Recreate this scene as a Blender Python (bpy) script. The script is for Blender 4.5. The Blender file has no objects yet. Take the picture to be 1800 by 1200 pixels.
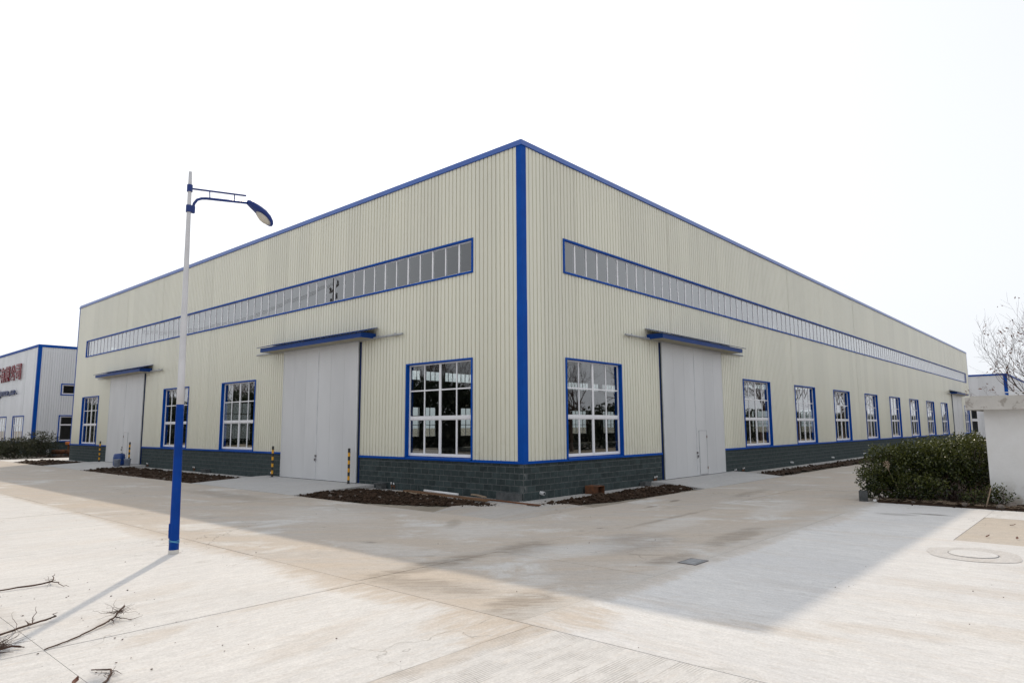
import bpy, bmesh, math, random
from mathutils import Vector, Matrix, noise as mnoise

random.seed(7)
R = math.radians
scene = bpy.context.scene
COL = scene.collection

# ---------------------------------------------------------------- camera
CAM = Vector((-14.9786, -12.8986, 2.15))
AZ, PITCH, ROLL = R(41.6384), R(7.2349), R(-0.3288)
F = Vector((math.cos(AZ)*math.cos(PITCH), math.sin(AZ)*math.cos(PITCH), math.sin(PITCH)))
Rt = Vector((math.sin(AZ), -math.cos(AZ), 0))
Up = Rt.cross(F)
R2 = Rt*math.cos(ROLL) + Up*math.sin(ROLL)
U2 = Up*math.cos(ROLL) - Rt*math.sin(ROLL)
cd = bpy.data.cameras.new('camera')
cd.sensor_fit = 'HORIZONTAL'; cd.sensor_width = 36.0; cd.lens = 1180.25/1800*36
cd.clip_start = 0.05; cd.clip_end = 3000
cam = bpy.data.objects.new('camera', cd); COL.objects.link(cam)
M = Matrix((R2, U2, -F)).transposed().to_4x4(); M.translation = CAM
cam.matrix_world = M
scene.camera = cam

# ---------------------------------------------------------------- sky and sun
SUN_DIR = Vector((7.8, 10.0, 10.96)).normalized()
SUN_EL = math.asin(SUN_DIR.z); SUN_AZ = math.atan2(SUN_DIR.x, SUN_DIR.y)
w = bpy.data.worlds.new('World'); scene.world = w; w.use_nodes = True
nt = w.node_tree; nt.nodes.clear()
sky = nt.nodes.new('ShaderNodeTexSky'); sky.sky_type = 'NISHITA'; sky.sun_disc = False
sky.sun_elevation = SUN_EL; sky.sun_rotation = SUN_AZ
sky.air_density = 1.0; sky.dust_density = 4.0; sky.ozone_density = 1.0
hs = nt.nodes.new('ShaderNodeHueSaturation'); hs.inputs['Saturation'].default_value = 0.12
mixw = nt.nodes.new('ShaderNodeMix'); mixw.data_type = 'RGBA'        # thin white overcast veil in front of the blue
mixw.inputs[0].default_value = 0.68
mixw.inputs[7].default_value = (10.7, 11.1, 11.7, 1)
bg = nt.nodes.new('ShaderNodeBackground'); bg.inputs['Strength'].default_value = 0.105
wo = nt.nodes.new('ShaderNodeOutputWorld')
nt.links.new(sky.outputs[0], hs.inputs['Color']); nt.links.new(hs.outputs[0], mixw.inputs[6])
nt.links.new(mixw.outputs[2], bg.inputs['Color']); nt.links.new(bg.outputs[0], wo.inputs[0])

sl = bpy.data.lights.new('sun', 'SUN'); sl.energy = 2.15; sl.angle = R(0.7); sl.color = (1.0, 0.86, 0.68)
so = bpy.data.objects.new('sun', sl); COL.objects.link(so)
so.rotation_euler = (-SUN_DIR).to_track_quat('-Z', 'Y').to_euler(); so.location = (20, 25, 30)

vs = scene.view_settings
vs.view_transform = 'Standard'; vs.look = 'None'; vs.exposure = 0.0; vs.gamma = 1.0; vs.use_curve_mapping = False

# ---------------------------------------------------------------- materials
def newmat(name):
    m = bpy.data.materials.new(name); m.use_nodes = True
    n = m.node_tree.nodes; l = m.node_tree.links
    return m, n, l, n['Principled BSDF']

class NB:
    """small node helper"""
    def __init__(s, m): s.n = m.node_tree.nodes; s.l = m.node_tree.links
    def pos(s, scale=(1, 1, 1), rot=0, obj=False):
        mp = s.n.new('ShaderNodeMapping'); mp.inputs['Scale'].default_value = scale; mp.inputs['Rotation'].default_value = (0, 0, rot)
        if obj:
            t = s.n.new('ShaderNodeTexCoord'); s.l.new(t.outputs['Object'], mp.inputs['Vector'])
        else:
            g = s.n.new('ShaderNodeNewGeometry'); s.l.new(g.outputs['Position'], mp.inputs['Vector'])
        if rot:      # turn first, stretch afterwards
            mp.inputs['Scale'].default_value = (1, 1, 1)
            m2 = s.n.new('ShaderNodeMapping'); m2.inputs['Scale'].default_value = scale; s.l.new(mp.outputs[0], m2.inputs['Vector']); return m2.outputs[0]
        return mp.outputs[0]
    def noise(s, vec, scale, detail=4, rough=.55, dist=0):
        t = s.n.new('ShaderNodeTexNoise'); t.inputs['Scale'].default_value = scale; t.inputs['Detail'].default_value = detail
        t.inputs['Roughness'].default_value = rough; t.inputs['Distortion'].default_value = dist
        s.l.new(vec, t.inputs['Vector']); return t.outputs['Fac']
    def ramp(s, fac, a, b, lo=0., hi=1.):
        t = s.n.new('ShaderNodeMapRange'); t.clamp = True; t.interpolation_type = 'SMOOTHSTEP'
        t.inputs[1].default_value = a; t.inputs[2].default_value = b; t.inputs[3].default_value = lo; t.inputs[4].default_value = hi
        s.l.new(fac, t.inputs[0]); return t.outputs[0]
    def mix(s, fac, a, b, mode='MIX'):
        t = s.n.new('ShaderNodeMix'); t.data_type = 'RGBA'; t.blend_type = mode
        for v, i in ((fac, 0), (a, 6), (b, 7)):
            if isinstance(v, (int, float)): t.inputs[i].default_value = v
            elif isinstance(v, tuple): t.inputs[i].default_value = (*v, 1)
            else: s.l.new(v, t.inputs[i])
        return t.outputs[2]
    def math(s, op, a, b=0.):
        t = s.n.new('ShaderNodeMath'); t.operation = op
        for v, i in ((a, 0), (b, 1)):
            if isinstance(v, (int, float)): t.inputs[i].default_value = v
            else: s.l.new(v, t.inputs[i])
        return t.outputs[0]
    def sep(s, vec):
        t = s.n.new('ShaderNodeSeparateXYZ'); s.l.new(vec, t.inputs[0]); return t.outputs
    def bump(s, height, strength, dist=.02):
        t = s.n.new('ShaderNodeBump'); t.inputs['Strength'].default_value = strength; t.inputs['Distance'].default_value = dist
        s.l.new(height, t.inputs['Height']); return t.outputs[0]
    def rnd(s):
        return s.n.new('ShaderNodeObjectInfo').outputs['Random']

def pm(name, c1, c2=None, scale=4., rough=.6, metal=0., bump=0., bscale=40., spec=.5, vary=0., obj=True, dirt=0., stretch=(1, 1, 1), dth=(.55, .75)):
    m, n, l, p = newmat(name); b = NB(m)
    if c2 is None: c2 = tuple(x*.82 for x in c1)
    v = b.pos(stretch, obj=obj)
    f = b.ramp(b.noise(v, scale, 5), .35, .68)
    c = b.mix(f, c1, c2)
    if dirt:
        d = b.ramp(b.noise(v, scale*3.1, 7, .65), dth[0], dth[1], 0, dirt)
        c = b.mix(d, c, (.16, .13, .10))
    if vary:
        r = b.ramp(b.rnd(), 0, 1, 1-vary, 1+vary)
        vv = n.new('ShaderNodeVectorMath'); vv.operation = 'SCALE'; l.new(c, vv.inputs[0]); l.new(r, vv.inputs['Scale']); c = vv.outputs[0]
    l.new(c, p.inputs['Base Color']); p.inputs['Roughness'].default_value = rough; p.inputs['Metallic'].default_value = metal
    p.inputs['Specular IOR Level'].default_value = spec
    if bump: l.new(b.bump(b.noise(v, bscale, 4), bump), p.inputs['Normal'])
    return m

def concrete(name, base, alt, tan, streak_rot=0., tan_amt=.45, white=None, groove=False, dark=(.30, .28, .25), tan_at=(.5, .72), dark_amt=.4, stains=(), white_amt=.6, crack=.65, edges=(), fine=.22):
    m, n, l, p = newmat(name); b = NB(m)
    P = b.pos()
    big = b.ramp(b.noise(P, .28, 6, .6, .4), .32, .68)
    c = b.mix(big, base, alt)
    mot = b.ramp(b.noise(b.pos((.5, 1.6, 1), streak_rot), 2.6, 8, .72, .3), .36, .66)
    c = b.mix(b.math('MULTIPLY', mot, .30), c, tuple(x*.80 for x in alt))
    mot2 = b.ramp(b.noise(b.pos((.6, 2.2, 1), streak_rot), 6.5, 7, .7), .52, .66, 0, fine)
    c = b.mix(mot2, c, tan)
    mot3 = b.ramp(b.noise(b.pos((.7, 2.0, 1), streak_rot), 14, 6, .75), .56, .68, 0, fine*.9)
    c = b.mix(mot3, c, dark)
    S = b.pos((.35, 5.0, 1), streak_rot)
    st = b.ramp(b.noise(S, 1.3, 6, .62, .25), .44, .74)
    c = b.mix(b.math('MULTIPLY', st, .38), c, tuple(x*.84 for x in alt))
    S2 = b.pos((.22, 2.2, 1), streak_rot)
    tn = b.ramp(b.noise(S2, .75, 6, .6, .6), tan_at[0], tan_at[1], 0, tan_amt)
    c = b.mix(tn, c, tan)
    if white:
        wn = b.ramp(b.noise(b.pos((.8, 1.15, 1), streak_rot), .55, 9, .72, .5), .52, .66, 0, white_amt)
        c = b.mix(wn, c, white)
    dk = b.ramp(b.noise(b.pos((.6, 2.4, 1), streak_rot), 1.5, 8, .7, 1.0), .60, .74, 0, dark_amt)
    c = b.mix(dk, c, dark)
    sp = b.ramp(b.noise(P, 17, 4, .65), .68, .74, 0, .55)          # specks
    c = b.mix(sp, c, dark)
    if stains:
        sx, sy, _ = b.sep(P)
        wx = b.math('MULTIPLY', b.math('SUBTRACT', b.noise(b.pos((.7, 2.0, 1), streak_rot), 1.6, 9, .74), .5), 3.6)
        brk = b.ramp(b.noise(b.pos((.5, 3.0, 1), streak_rot), 3.3, 8, .72), .32, .58, .25, 1)
        for (cx, cy, rx, ry, rot, amt, colr) in stains:      # dirt tracked and washed over the slabs
            dx = b.math('SUBTRACT', sx, cx); dy = b.math('SUBTRACT', sy, cy)
            ca, sa = math.cos(rot), math.sin(rot)
            px = b.math('DIVIDE', b.math('ADD', b.math('MULTIPLY', dx, ca), b.math('MULTIPLY', dy, sa)), rx)
            py = b.math('DIVIDE', b.math('SUBTRACT', b.math('MULTIPLY', dy, ca), b.math('MULTIPLY', dx, sa)), ry)
            rr = b.math('ADD', b.math('MULTIPLY', px, px), b.math('MULTIPLY', py, py))
            c = b.mix(b.math('MULTIPLY', b.ramp(b.math('ADD', rr, wx), 0, 1.2, amt, 0), brk), c, colr)
    for (axis, pos_, wd, amt, colr) in edges:          # dust blown across the slab edge
        dd = b.math('ABSOLUTE', b.math('SUBTRACT', b.sep(P)[axis], pos_))
        nn = b.math('MULTIPLY', b.math('SUBTRACT', b.noise(b.pos((1, 1.6, 1), streak_rot), 1.5, 9, .74), .5), wd*3.4)
        c = b.mix(b.ramp(b.math('ADD', dd, nn), 0, wd, amt, 0), c, colr)
    grain = b.math('MULTIPLY', b.ramp(b.noise(P, 34, 3, .75), .3, .7, .91, 1.08), b.ramp(b.noise(b.pos((.6, 1.7, 1), streak_rot), 9, 6, .75), .32, .68, .92, 1.06))
    vv = n.new('ShaderNodeVectorMath'); vv.operation = 'SCALE'; l.new(c, vv.inputs[0]); l.new(grain, vv.inputs['Scale']); c = vv.outputs[0]
    # hairline cracks, only here and there
    vo = n.new('ShaderNodeTexVoronoi'); vo.feature = 'DISTANCE_TO_EDGE'; vo.inputs['Scale'].default_value = .27
    wob = n.new('ShaderNodeVectorMath'); wob.operation = 'ADD'
    nz = n.new('ShaderNodeTexNoise'); nz.inputs['Scale'].default_value = 1.6; nz.inputs['Detail'].default_value = 6; l.new(P, nz.inputs['Vector'])
    l.new(P, wob.inputs[0]); l.new(nz.outputs['Color'], wob.inputs[1]); l.new(wob.outputs[0], vo.inputs['Vector'])
    cr = b.math('MULTIPLY', b.ramp(vo.outputs['Distance'], .0006, .0035, crack, 0), b.ramp(b.noise(P, .25, 2), .52, .6))
    c = b.mix(cr, c, (.17, .15, .13))
    h = b.math('ADD', b.math('MULTIPLY', b.noise(P, 60, 4, .7), .5), b.math('MULTIPLY', st, .5))
    if groove:
        s = b.sep(P)
        wv = b.math('SINE', b.math('MULTIPLY', s[1], 2*math.pi/.031))
        band = b.math('FRACT', b.math('MULTIPLY', s[1], 1/.46))
        bm = b.ramp(b.math('ABSOLUTE', b.math('SUBTRACT', band, .5)), .36, .40, 1, 0)
        worn = b.ramp(b.noise(P, 2.2, 5), .38, .62)
        g = b.math('MULTIPLY', b.math('MULTIPLY', b.ramp(wv, .3, .95), bm), worn)
        c = b.mix(b.math('MULTIPLY', g, .7), c, (.27, .25, .23))
        h = b.math('SUBTRACT', h, b.math('MULTIPLY', g, 1.2))
    l.new(c, p.inputs['Base Color']); p.inputs['Roughness'].default_value = .85; p.inputs['Specular IOR Level'].default_value = .3
    h = b.math('ADD', h, b.math('MULTIPLY', b.noise(P, 16, 5, .7), .7))
    l.new(b.bump(h, .4, .014), p.inputs['Normal'])
    return m

def soil_mat():
    m, n, l, p = newmat('soil'); b = NB(m); P = b.pos()
    c = b.mix(b.ramp(b.noise(P, 3, 6, .7), .35, .7), (.032, .0195, .0125), (.066, .041, .027))
    c = b.mix(b.ramp(b.noise(P, 32, 4, .7), .68, .76, 0, .7), c, (.20, .165, .13))
    l.new(c, p.inputs['Base Color']); p.inputs['Roughness'].default_value = .95; p.inputs['Specular IOR Level'].default_value = .15
    l.new(b.bump(b.noise(P, 24, 6, .75), .9, .04), p.inputs['Normal'])
    return m

def cladding_mat(name, c1, c2, upper=None):
    m, n, l, p = newmat(name); b = NB(m); P = b.pos()
    c = b.mix(b.ramp(b.noise(P, .35, 4), .3, .7), c1, c2)
    st = b.ramp(b.noise(b.pos((3.2, 3.2, .12)), 1.6, 5, .65), .58, .82, 0, .09)      # rain streaks
    c = b.mix(st, c, (.36, .34, .27))
    dirt = b.math('MULTIPLY', b.ramp(b.sep(P)[2], 1.1, 2.2, 1, 0), b.ramp(b.noise(P, 2.5, 6, .7), .45, .75, 0, .30))
    c = b.mix(dirt, c, (.33, .29, .22))                                           # splashed dust low down
    r = b.ramp(b.rnd(), 0, 1, .955, 1.03)
    vv = n.new('ShaderNodeVectorMath'); vv.operation = 'SCALE'; l.new(c, vv.inputs[0]); l.new(r, vv.inputs['Scale'])
    l.new(vv.outputs[0], p.inputs['Base Color']); p.inputs['Roughness'].default_value = .33; p.inputs['Specular IOR Level'].default_value = .75
    l.new(b.bump(b.noise(b.pos((1.2, 1.2, .5)), 1.6, 3), .12, .03), p.inputs['Normal'])
    return m

def glass_mat():
    m, n, l, p = newmat('window_glass'); n.remove(p)
    b = NB(m)
    out = n['Material Output']
    tr = n.new('ShaderNodeBsdfTransparent'); tr.inputs[0].default_value = (.62, .66, .66, 1)
    gl = n.new('ShaderNodeBsdfGlossy'); gl.inputs['Roughness'].default_value = .0; gl.inputs['Color'].default_value = (.98, .99, 1.0, 1)
    lw = n.new('ShaderNodeLayerWeight'); lw.inputs['Blend'].default_value = .5
    fac = b.math('ADD', b.math('MULTIPLY', b.math('POWER', lw.outputs['Facing'], 1.9), .95), .04)
    nrm = b.bump(b.noise(b.pos(), .9, 2), .02, .02)
    l.new(nrm, gl.inputs['Normal']); 
    mx = n.new('ShaderNodeMixShader'); l.new(fac, mx.inputs[0]); l.new(tr.outputs[0], mx.inputs[1]); l.new(gl.outputs[0], mx.inputs[2])
    l.new(mx.outputs[0], out.inputs[0])
    return m

def leaf_mat(name, c1, c2, rough=.38):
    m, n, l, p = newmat(name); b = NB(m)
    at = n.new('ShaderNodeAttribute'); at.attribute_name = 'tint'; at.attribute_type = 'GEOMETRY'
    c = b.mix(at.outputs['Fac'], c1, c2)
    l.new(c, p.inputs['Base Color']); p.inputs['Roughness'].default_value = rough
    tl = n.new('ShaderNodeBsdfTranslucent'); l.new(c, tl.inputs[0])
    mx = n.new('ShaderNodeMixShader'); mx.inputs[0].default_value = .18
    l.new(p.outputs[0], mx.inputs[1]); l.new(tl.outputs[0], mx.inputs[2]); l.new(mx.outputs[0], n['Material Output'].inputs[0])
    return m

MT = {}
TAN = (.47, .395, .32); DST = (.235, .20, .165); PALE = (.58, .57, .555)
st_yard = [(-9.25, -4.6, .5, 2.2, 0, .75, TAN), (-9.3, 1.5, .35, 3.5, 0, .5, TAN), (-9.35, -7.6, .8, .9, 0, .8, TAN), (-12.15, -4.33, .28, .2, R(30), .55, (.40, .35, .30)),
           (-12.0, -5.2, .5, .22, R(20), .45, TAN), (-10.6, -4.95, .8, .12, 0, .35, TAN), (-11.2, -3.2, .7, .3, R(25), .3, TAN), (-12.9, -3.1, .25, .8, 0, .35, (.42, .38, .34)), (-12.72, -6.12, .14, .2, 0, .6, (.36, .35, .35)), (-11.0, -6.6, .9, .25, R(15), .3, TAN)]
st_south = [(-8.6, -8.15, .8, .5, 0, .75, TAN), (-6.4, -7.9, 1.6, .22, 0, .55, TAN), (-3.0, -7.9, 2.2, .2, 0, .5, TAN), (2.0, -7.95, 2.4, .25, 0, .45, TAN), (3.63, -8.7, .28, .5, R(8), .75, (.27, .25, .24)), (4.1, -9.36, .14, .55, R(4), .9, (.20, .185, .17)),
            (-7.6, -9.9, .2, 1.0, R(6), .5, TAN), (-6.9, -10.9, .25, .8, R(10), .4, TAN), (-5.4, -9.2, .3, .9, R(-5), .3, (.46, .44, .43)), (-4.2, -11.4, .4, 1.3, 0, .35, TAN), (-6.2, -11.9, .35, .8, 0, .35, TAN), (-2.2, -12.4, .5, 1.2, R(12), .3, TAN)]
st_road = [(-7.6, -4.7, 1.6, .35, R(3), .75, DST), (-8.6, -7.4, .9, .55, R(30), .75, DST), (-5.6, -4.9, 1.0, .55, R(20), .7, DST), (-3.9, -6.0, 1.5, .8, R(10), .65, (.28, .25, .225)), (-4.9, -7.35, .8, .3, 0, .8, (.26, .225, .19)), (-2.0, -7.2, 1.6, .35, R(4), .65, DST),
           (-8.6, -5.6, .4, 1.2, R(15), .6, DST), (-5.2, -5.6, 1.3, .7, R(-15), .65, PALE), (-4.6, -2.6, 1.4, 1.3, R(30), .55, PALE), (-7.2, -3.0, .5, 1.3, R(10), .5, PALE), (-7.5, -6.6, .7, .35, R(0), .55, PALE), (-1.0, -5.4, 1.8, .5, R(5), .5, PALE), (-5.3, 2.2, 1.2, 2.5, 0, .45, PALE), (3.0, -6.2, 2.4, .5, R(4), .45, PALE),
           (-.2, -4.9, 2.6, .12, R(1), .6, DST), (3.0, -3.2, .5, .12, R(10), .8, (.17, .14, .11)), (1.3, -3.4, .35, .09, 0, .8, (.17, .14, .11)), (-4.3, -1.6, .8, .2, R(40), .5, DST), (-4.5, 9.0, .6, 3.5, 0, .5, DST), (6.5, -4.0, 2.0, .3, R(3), .5, DST), (-7.6, 8.0, .7, 4.0, 0, .4, TAN)]
MT['yard'] = concrete('yard_concrete', (.65, .632, .612), (.60, .585, .57), (.52, .43, .34), streak_rot=0, tan_amt=.18, stains=st_yard, crack=.4, edges=[(0, -9.1, .30, .7, (.44, .375, .31))])
MT['yard_s'] = concrete('yard_concrete_south', (.66, .647, .632), (.61, .60, .595), (.52, .43, .34), streak_rot=R(90), tan_amt=.24, stains=st_south, crack=.35, edges=[(1, -7.75, .3, .6, (.44, .40, .355))])
MT['yard_groove'] = concrete('yard_concrete_combed', (.65, .632, .612), (.60, .585, .57), (.52, .44, .36), tan_amt=.25, groove=True, stains=st_yard, crack=.3, edges=[(1, -8.0, .25, .55, (.46, .40, .34))])
MT['road'] = concrete('road_concrete', (.48, .428, .375), (.46, .423, .387), (.475, .40, .325), streak_rot=R(45), tan_amt=.6, white=(.57, .555, .535), dark=(.20, .175, .15), tan_at=(.40, .60), dark_amt=.95, stains=st_road, white_amt=.9, fine=.6, edges=[(0, -9.1, .25, .3, (.52, .47, .42)), (1, -7.75, .5, .5, (.52, .50, .475))])
MT['patch'] = concrete('patch_concrete', (.50, .44, .375), (.48, .435, .385), (.48, .40, .31), streak_rot=R(60), tan_amt=.6)
MT['apron'] = concrete('apron_concrete', (.46, .45, .44), (.41, .40, .39), (.40, .34, .28), tan_amt=.5)
MT['corner'] = concrete('corner_concrete', (.46, .435, .41), (.40, .375, .35), (.40, .33, .26), tan_amt=.7, tan_at=(.42, .62))
MT['ramp'] = concrete('ramp_concrete', (.49, .48, .475), (.45, .445, .44), (.44, .39, .34), tan_amt=.2)
MT['soil'] = soil_mat()
MT['dust'] = pm('bare_earth', (.30, .26, .21), (.22, .19, .15), 1.2, .95, bump=.4, obj=False)
MT['clad'] = cladding_mat('cream_cladding', (.705, .69, .575), (.685, .672, .565))
MT['clad_white'] = cladding_mat('white_cladding', (.74, .75, .78), (.70, .715, .74))
MT['blue'] = pm('blue_trim', (.0005, .060, .33), (.0008, .072, .38), 1.5, .5, bump=.04, bscale=3, obj=False, spec=.10)
MT['blue_coping'] = pm('blue_coping', (.002, .062, .32), (.002, .078, .37), 1.5, .30, bump=.04, bscale=3, obj=False, spec=.5)
MT['blue_canopy'] = pm('blue_canopy', (.001, .034, .18), (.001, .04, .21), 1.5, .45, bump=.05, bscale=3, obj=False, spec=.2)
MT['navy'] = pm('navy_jamb', (.002, .018, .11), (.002, .022, .13), 2, .5, obj=False, spec=.2)  # trim blue darkened in the colour for the shade of the recess
MT['liner'] = pm('inner_liner', (.15, .15, .145), (.11, .11, .11), .5, .7, obj=False)  # rear walls and roof: grey darkened to stand in for a dim interior
MT['white_frame'] = pm('white_frame', (.82, .82, .85), (.77, .77, .80), 3, .35)
MT['glass'] = glass_mat()
MT['door'] = pm('door_skin', (.61, .615, .625), (.56, .565, .575), .7, .40, bump=.05, bscale=1.2, vary=.025, obj=False, stretch=(1, 1, .4))
MT['door_edge'] = pm('door_edge', (.68, .69, .71), (.58, .59, .61), 2, .4)
MT['galv'] = pm('galvanised', (.40, .41, .43), (.30, .31, .32), 8, .45, metal=.3, obj=False)
MT['dark_gap'] = pm('dark_gasket', (.012, .02, .022), (.02, .03, .03), 6, .6)  # seals, and dark fill standing in for shade in hollows
MT['plinth'] = pm('plinth_block', (.043, .059, .060), (.027, .039, .041), 5, .85, bump=.5, bscale=45, spec=.25, vary=.18, obj=False, dirt=.0)
MT['mortar'] = pm('mortar', (.115, .125, .125), (.075, .085, .085), 9, .9, bump=.3, obj=False)
MT['soffit'] = pm('soffit', (.36, .33, .24), (.30, .27, .2), 3, .6)
MT['inside'] = pm('inside_steel', (.10, .105, .11), (.07, .075, .08), .5, .6, obj=False)
MT['floor_in'] = pm('inside_floor', (.075, .07, .065), (.05, .048, .045), .6, .7, obj=False)  # floor colour also lowered so the interior looks dim
MT['yellow'] = pm('yellow_paint', (.72, .36, .012), (.60, .28, .01), 6, .45, dirt=.25)
MT['black'] = pm('black_paint', (.014, .014, .015), (.03, .03, .03), 6, .5, dirt=.1)
MT['pole_white'] = pm('pole_white', (.60, .60, .62), (.54, .54, .56), 2, .4, dirt=.08)
MT['pole_blue'] = pm('pole_blue', (.0005, .044, .27), (.0005, .036, .22), 2, .45, dirt=.05, spec=.12)
MT['lamp_blue'] = pm('lamp_blue', (.004, .030, .20), (.004, .024, .15), 3, .35, spec=.4)
MT['lens'] = pm('lamp_lens', (.55, .52, .45), (.47, .44, .38), 6, .22)
MT['rust'] = pm('rusty_steel', (.16, .060, .022), (.085, .036, .018), 6, .8, bump=.3, obj=False)
MT['wood'] = pm('old_plank', (.20, .105, .05), (.11, .055, .028), 3, .8, bump=.3, stretch=(4, .4, 4), obj=False)
MT['wood_pale'] = pm('pale_stick', (.34, .26, .18), (.22, .16, .11), 5, .8)
MT['pvc'] = pm('white_plastic', (.74, .74, .75), (.68, .68, .69), 6, .35, dirt=.1)
MT['bark'] = pm('bark', (.095, .058, .044), (.055, .034, .027), 12, .9, bump=.4)
MT['twig'] = pm('dead_twig', (.085, .045, .030), (.05, .028, .02), 14, .85, bump=.3)
MT['dry_leaf'] = pm('dry_leaf', (.16, .06, .035), (.10, .04, .025), 8, .7)
MT['leaf'] = leaf_mat('hedge_leaf', (.011, .022, .006), (.115, .125, .026), .25)
MT['leaf_dull'] = leaf_mat('dull_leaf', (.028, .036, .016), (.06, .058, .03), .6)
MT['leaf_dark'] = leaf_mat('dark_leaf', (.014, .024, .012), (.03, .045, .018), .5)
MT['render'] = pm('white_render', (.70, .70, .70), (.64, .635, .625), 1.0, .8, bump=.2, bscale=18, obj=False, dirt=.10)
m_, n_, l_, p_ = newmat('gatehouse_render'); b_ = NB(m_); P_ = b_.pos()
c_ = b_.mix(b_.ramp(b_.noise(P_, 1.0, 5), .35, .68), (.72, .72, .72), (.66, .655, .645))
c_ = b_.mix(b_.math('MULTIPLY', b_.ramp(b_.sep(P_)[2], 0, .8, 1, 0), b_.ramp(b_.noise(P_, 3.5, 7, .7), .42, .62)), c_, (.36, .32, .27))
c_ = b_.mix(b_.ramp(b_.noise(b_.pos((2.5, 2.5, .25)), 1.8, 6, .65), .60, .78, 0, .35), c_, (.45, .43, .40))
l_.new(c_, p_.inputs['Base Color']); p_.inputs['Roughness'].default_value = .85; l_.new(b_.bump(b_.noise(P_, 18, 5), .25), p_.inputs['Normal']); MT['render'] = m_
MT['slab_old'] = pm('old_concrete', (.58, .56, .53), (.48, .46, .43), 1.6, .85, bump=.4, obj=False, dirt=.5, dth=(.54, .64))
MT['stone'] = pm('rubble', (.20, .17, .15), (.12, .10, .085), 6, .9, bump=.3, obj=False)
MT['grey_block'] = pm('grey_block', (.085, .09, .092), (.05, .054, .056), 6, .9, bump=.4, obj=False)
MT['iron'] = pm('cast_iron', (.17, .16, .165), (.10, .095, .10), 14, .6, metal=.3, bump=.2)
MT['drum'] = pm('blue_plastic', (.010, .05, .22), (.008, .04, .17), 5, .3)
MT['bucket'] = pm('bucket_plastic', (.30, .34, .42), (.22, .25, .33), 5, .5, dirt=.3)
MT['orange'] = pm('orange_paint', (.55, .16, .03), (.40, .11, .02), 5, .5, dirt=.3)
MT['red_sign'] = pm('sign_red', (.22, .008, .02), (.17, .008, .016), 3, .4)
MT['navy_sign'] = pm('sign_navy', (.010, .03, .14), (.008, .022, .11), 3, .4)
MT['cable'] = pm('cable', (.02, .02, .02), (.03, .03, .03), 3, .6)
MT['cable_blue'] = pm('blue_string', (.10, .35, .55), (.08, .28, .45), 8, .6)
MT['roof'] = pm('roof_sheet', (.25, .27, .30), (.2, .22, .25), 2, .5, obj=False)

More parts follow.
